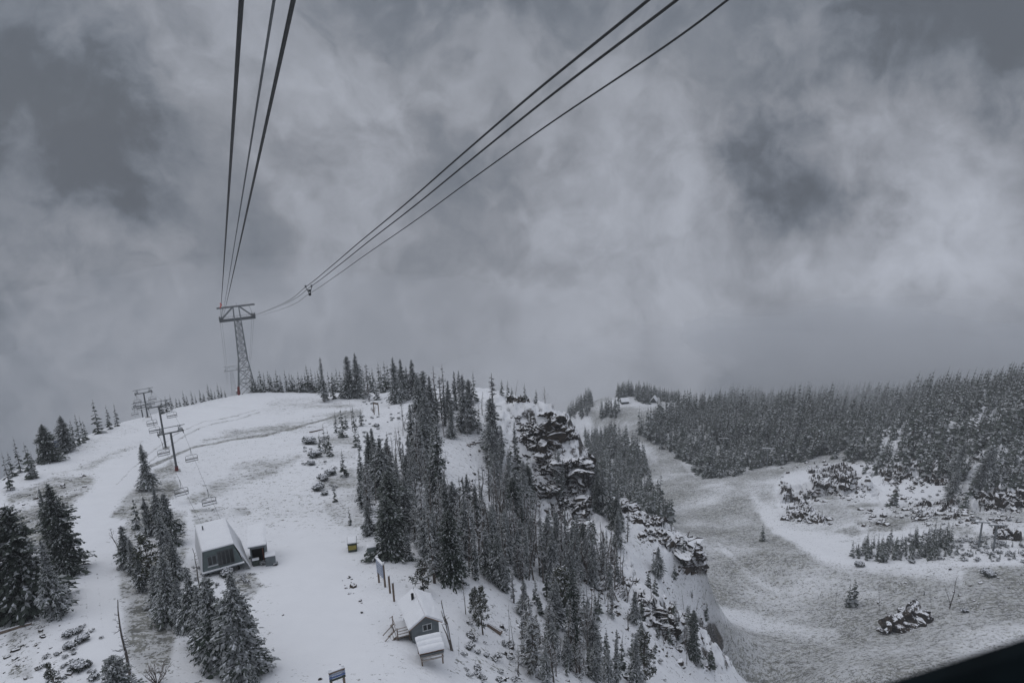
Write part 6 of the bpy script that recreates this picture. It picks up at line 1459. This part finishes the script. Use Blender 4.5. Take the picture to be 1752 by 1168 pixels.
for poly, n_, lo, hi in (([(1450, 955), (1480, 940), (1600, 905), (1752, 930), (1752, 962), (1600, 958)], 260, .5, 1.5), ([(1500, 790), (1752, 760), (1752, 900), (1560, 900)], 160, .5, 1.4), ([(520, 745), (570, 740), (580, 860), (545, 850), (520, 800)], 40, .3, .7), ([(330, 970), (440, 975), (420, 1000), (340, 1010)], 16, .25, .5), ([(780, 1060), (1100, 1080), (1150, 1168), (800, 1168)], 70, .25, .8), ([(95, 1060), (190, 1060), (190, 1168), (60, 1168)], 24, .2, .5), ([(610, 680), (700, 690), (680, 760), (600, 760)], 50, .3, .9)):
    xs = [p[0] for p in poly]; ys = [p[1] for p in poly]
    for _ in range(n_):
        x, y = rg_.uniform(min(xs), max(xs)), rg_.uniform(min(ys), max(ys))
        if not inpoly(np.array([x]), np.array([y]), poly)[0]: continue
        P = hit(x, y); a, m_ = BB[int(rg_.integers(4))][0].arrays(); s_ = rg_.uniform(lo, hi); t_ = rg_.uniform(0, 6.28)
        q.add(np.stack([(a[..., 0] * math.cos(t_) - a[..., 1] * math.sin(t_)) * s_ + P[0], (a[..., 0] * math.sin(t_) + a[..., 1] * math.cos(t_)) * s_ + P[1], a[..., 2] * s_ + P[2]], -1), m_)
prop(q.build('undergrowth', [M_GREY, M_FROST, M_TSNOW]), 'low frosted scrub scattered over the snowy slopes', 'scrub', kind='stuff')
def log(a, b, r, label):
    A, B = hit(*a), hit(*b); A = A + V(0, 0, r * .7); B = B + V(0, 0, r * .7); n_ = 9; q = Q(); u = np.linspace(0, 1, n_)
    p = A + (B - A) * u[:, None]; p[:, 2] = ground(p[:, 0], p[:, 1]) + r * .75; q.tube(p, np.interp(u, [0, 1], [r, r * .55]), 0, 8, True)
    d = (B - A) / np.linalg.norm(B - A); sd_ = np.cross(d, V(0, 0, 1)); rr = np.interp(u, [0, 1], [r, r * .55])[:, None]
    h = V(0, 0, 1) * rr * 1.06; q.add(np.stack([p[:-1] + h[:-1] - sd_ * rr[:-1] * .7, p[:-1] + h[:-1] + sd_ * rr[:-1] * .7, p[1:] + h[1:] + sd_ * rr[1:] * .7, p[1:] + h[1:] - sd_ * rr[1:] * .7], 1), 1)
    prop(q.build('fallen_log', [M_WOOD, M_TSNOW]), label, 'log', 'fallen logs')
log((858, 1086), (834, 1070), .34, 'snowy fallen log with broken end below the bushy pine')
log((0, 1084), (54, 1068), .22, 'long thin fallen log by the near dark spruces')
log((1046, 1004), (1058, 1030), .3, 'weathered fallen log on the bank below the middle stand')
log((530, 740), (552, 735), .25, 'snowy fallen log beside the clump near the crest sign')
log((800, 762), (826, 756), .25, 'fallen tree on snow at the top of the white clearing')
P = hit(1021, 1112); o = empty('wooden_crate', P, R(20)); prop(o, 'brown wooden crate with raised corner on the lower flank', 'crate')
q = Q(); q.box((0, 0, .35), (1.1, .9, 1.0), 0); q.build('body', M_REDBROWN, o); q = Q(); q.box((0, 0, .9), (1.05, .85, .1), 0); q.build('snow_cap', M_SNOW, o); q = Q(); q.box((.5, -.4, .95), (.12, .12, .5), 0); q.build('post', M_WOOD, o)

# ------------------------------------------------------------------ window ledge of the tram cabin the picture was taken from
def E(px, py, d): return CAM + ray(px, py) * d
a, b = E(1400, 1206, .66), E(1960, 1022, .60)
ax = (b - a) / np.linalg.norm(b - a); vdir = ray(1680, 1120); dn = np.cross(ax, vdir); dn /= np.linalg.norm(dn); dn *= 1 if dn[2] < 0 else -1; bk = np.cross(dn, ax); bk *= 1 if bk @ vdir < 0 else -1
q = Q(); prof = [(0.012, -.03), (0.0, -.018), (0.0, .010), (.008, .022), (.030, .026), (.16, .03), (.16, -.03)]
ring = [a + dn * u + bk * v for u, v in prof], [b + dn * u + bk * v for u, v in prof]
for i in range(len(prof)): j = (i + 1) % len(prof); q.add([[ring[0][i], ring[0][j], ring[1][j], ring[1][i]]], 0)
for rg in ring: q.add([[rg[0], rg[1], rg[2], rg[3]], [rg[0], rg[3], rg[4], rg[4]], [rg[0], rg[4], rg[5], rg[6]]], 0)
ledge = q.build('cabin_ledge', M_LEDGE); prop(ledge, 'dark blurred window ledge of the tram cabin in the near corner', 'window ledge')
# ------------------------------------------------------------------ air
def volume_box(name, lo, hi, density, color, kind='stuff'):
    q = Q(); lo, hi = np.array(lo), np.array(hi); q.box((lo + hi) / 2, hi - lo, 0)
    a, m_ = q.arrays(); bm = bmesh.new()
    me = q.mesh(name, [])
    bm.from_mesh(me); bmesh.ops.remove_doubles(bm, verts=bm.verts, dist=.01); bmesh.ops.recalc_face_normals(bm, faces=bm.faces); bm.to_mesh(me); bm.free()
    m = bpy.data.materials.new(name); m.use_nodes = True; t = NT(m.node_tree); t.n.clear()
    o = t.new('ShaderNodeOutputMaterial'); v = t.new('ShaderNodeVolumePrincipled')
    v.inputs['Density'].default_value = density; v.inputs['Color'].default_value = (*color, 1); v.inputs['Anisotropy'].default_value = 0
    t.l.new(v.outputs[0], o.inputs['Volume']); me.materials.append(m)
    return link(name, me)
HAZE = volume_box('haze', (-1420, -300, GZ.min() - 1), (1420, 1400, CAM[2] + 300), .00018, (.93, .96, 1.0))
prop(HAZE, 'thin cold haze over the ridge and valley', 'haze', kind='stuff')

# low cloud lying on the far hills: soft closed bodies of thin even mist
def mist(name, px, py, d, radii, dens, label, yaw=0.0, seed=0, col=(.95, .97, 1.0)):
    bm = bmesh.new(); bmesh.ops.create_icosphere(bm, subdivisions=4, radius=1.0)
    co = np.array([v.co for v in bm.verts])
    k = 1 + .22 * fbm(co[:, 0] * 1.6 + seed, co[:, 1] * 1.6 + co[:, 2] * 1.3, 3, seed)
    co = co * k[:, None] * np.array(radii)
    for v, c in zip(bm.verts, co): v.co = c
    me = bpy.data.meshes.new(name); bm.to_mesh(me); bm.free()
    m = bpy.data.materials.new(name); m.use_nodes = True; t = NT(m.node_tree); t.n.clear()
    o = t.new('ShaderNodeOutputMaterial'); v = t.new('ShaderNodeVolumePrincipled'); v.inputs['Density'].default_value = dens; v.inputs['Color'].default_value = (*col, 1)
    t.l.new(v.outputs[0], o.inputs['Volume']); me.materials.append(m)
    ob = link(name, me, None, CAM + ray(px, py) * d, yaw); prop(ob, label, 'cloud', kind='stuff'); return ob
mist('low_cloud', 1330, 644, 1030, (420, 220, 40), .0026, 'low grey cloud settling on the far forest ridge', R(-25), 3, (.95, .97, 1.0))
mist('low_cloud', 1670, 648, 840, (300, 200, 34), .0062, 'low cloud swallowing the treetops at the far hillside', R(-35), 5, (.93, .955, .99))
mist('low_cloud', 1720, 640, 900, (330, 160, 50), .0028, 'thin upper mist trailing above the far hillside treetops', R(-20), 9, (.93, .955, .99))
mist('low_cloud', 420, 640, 680, (330, 250, 100), .0013, 'thin mist filling the drop behind the ridge crest', R(18), 7)
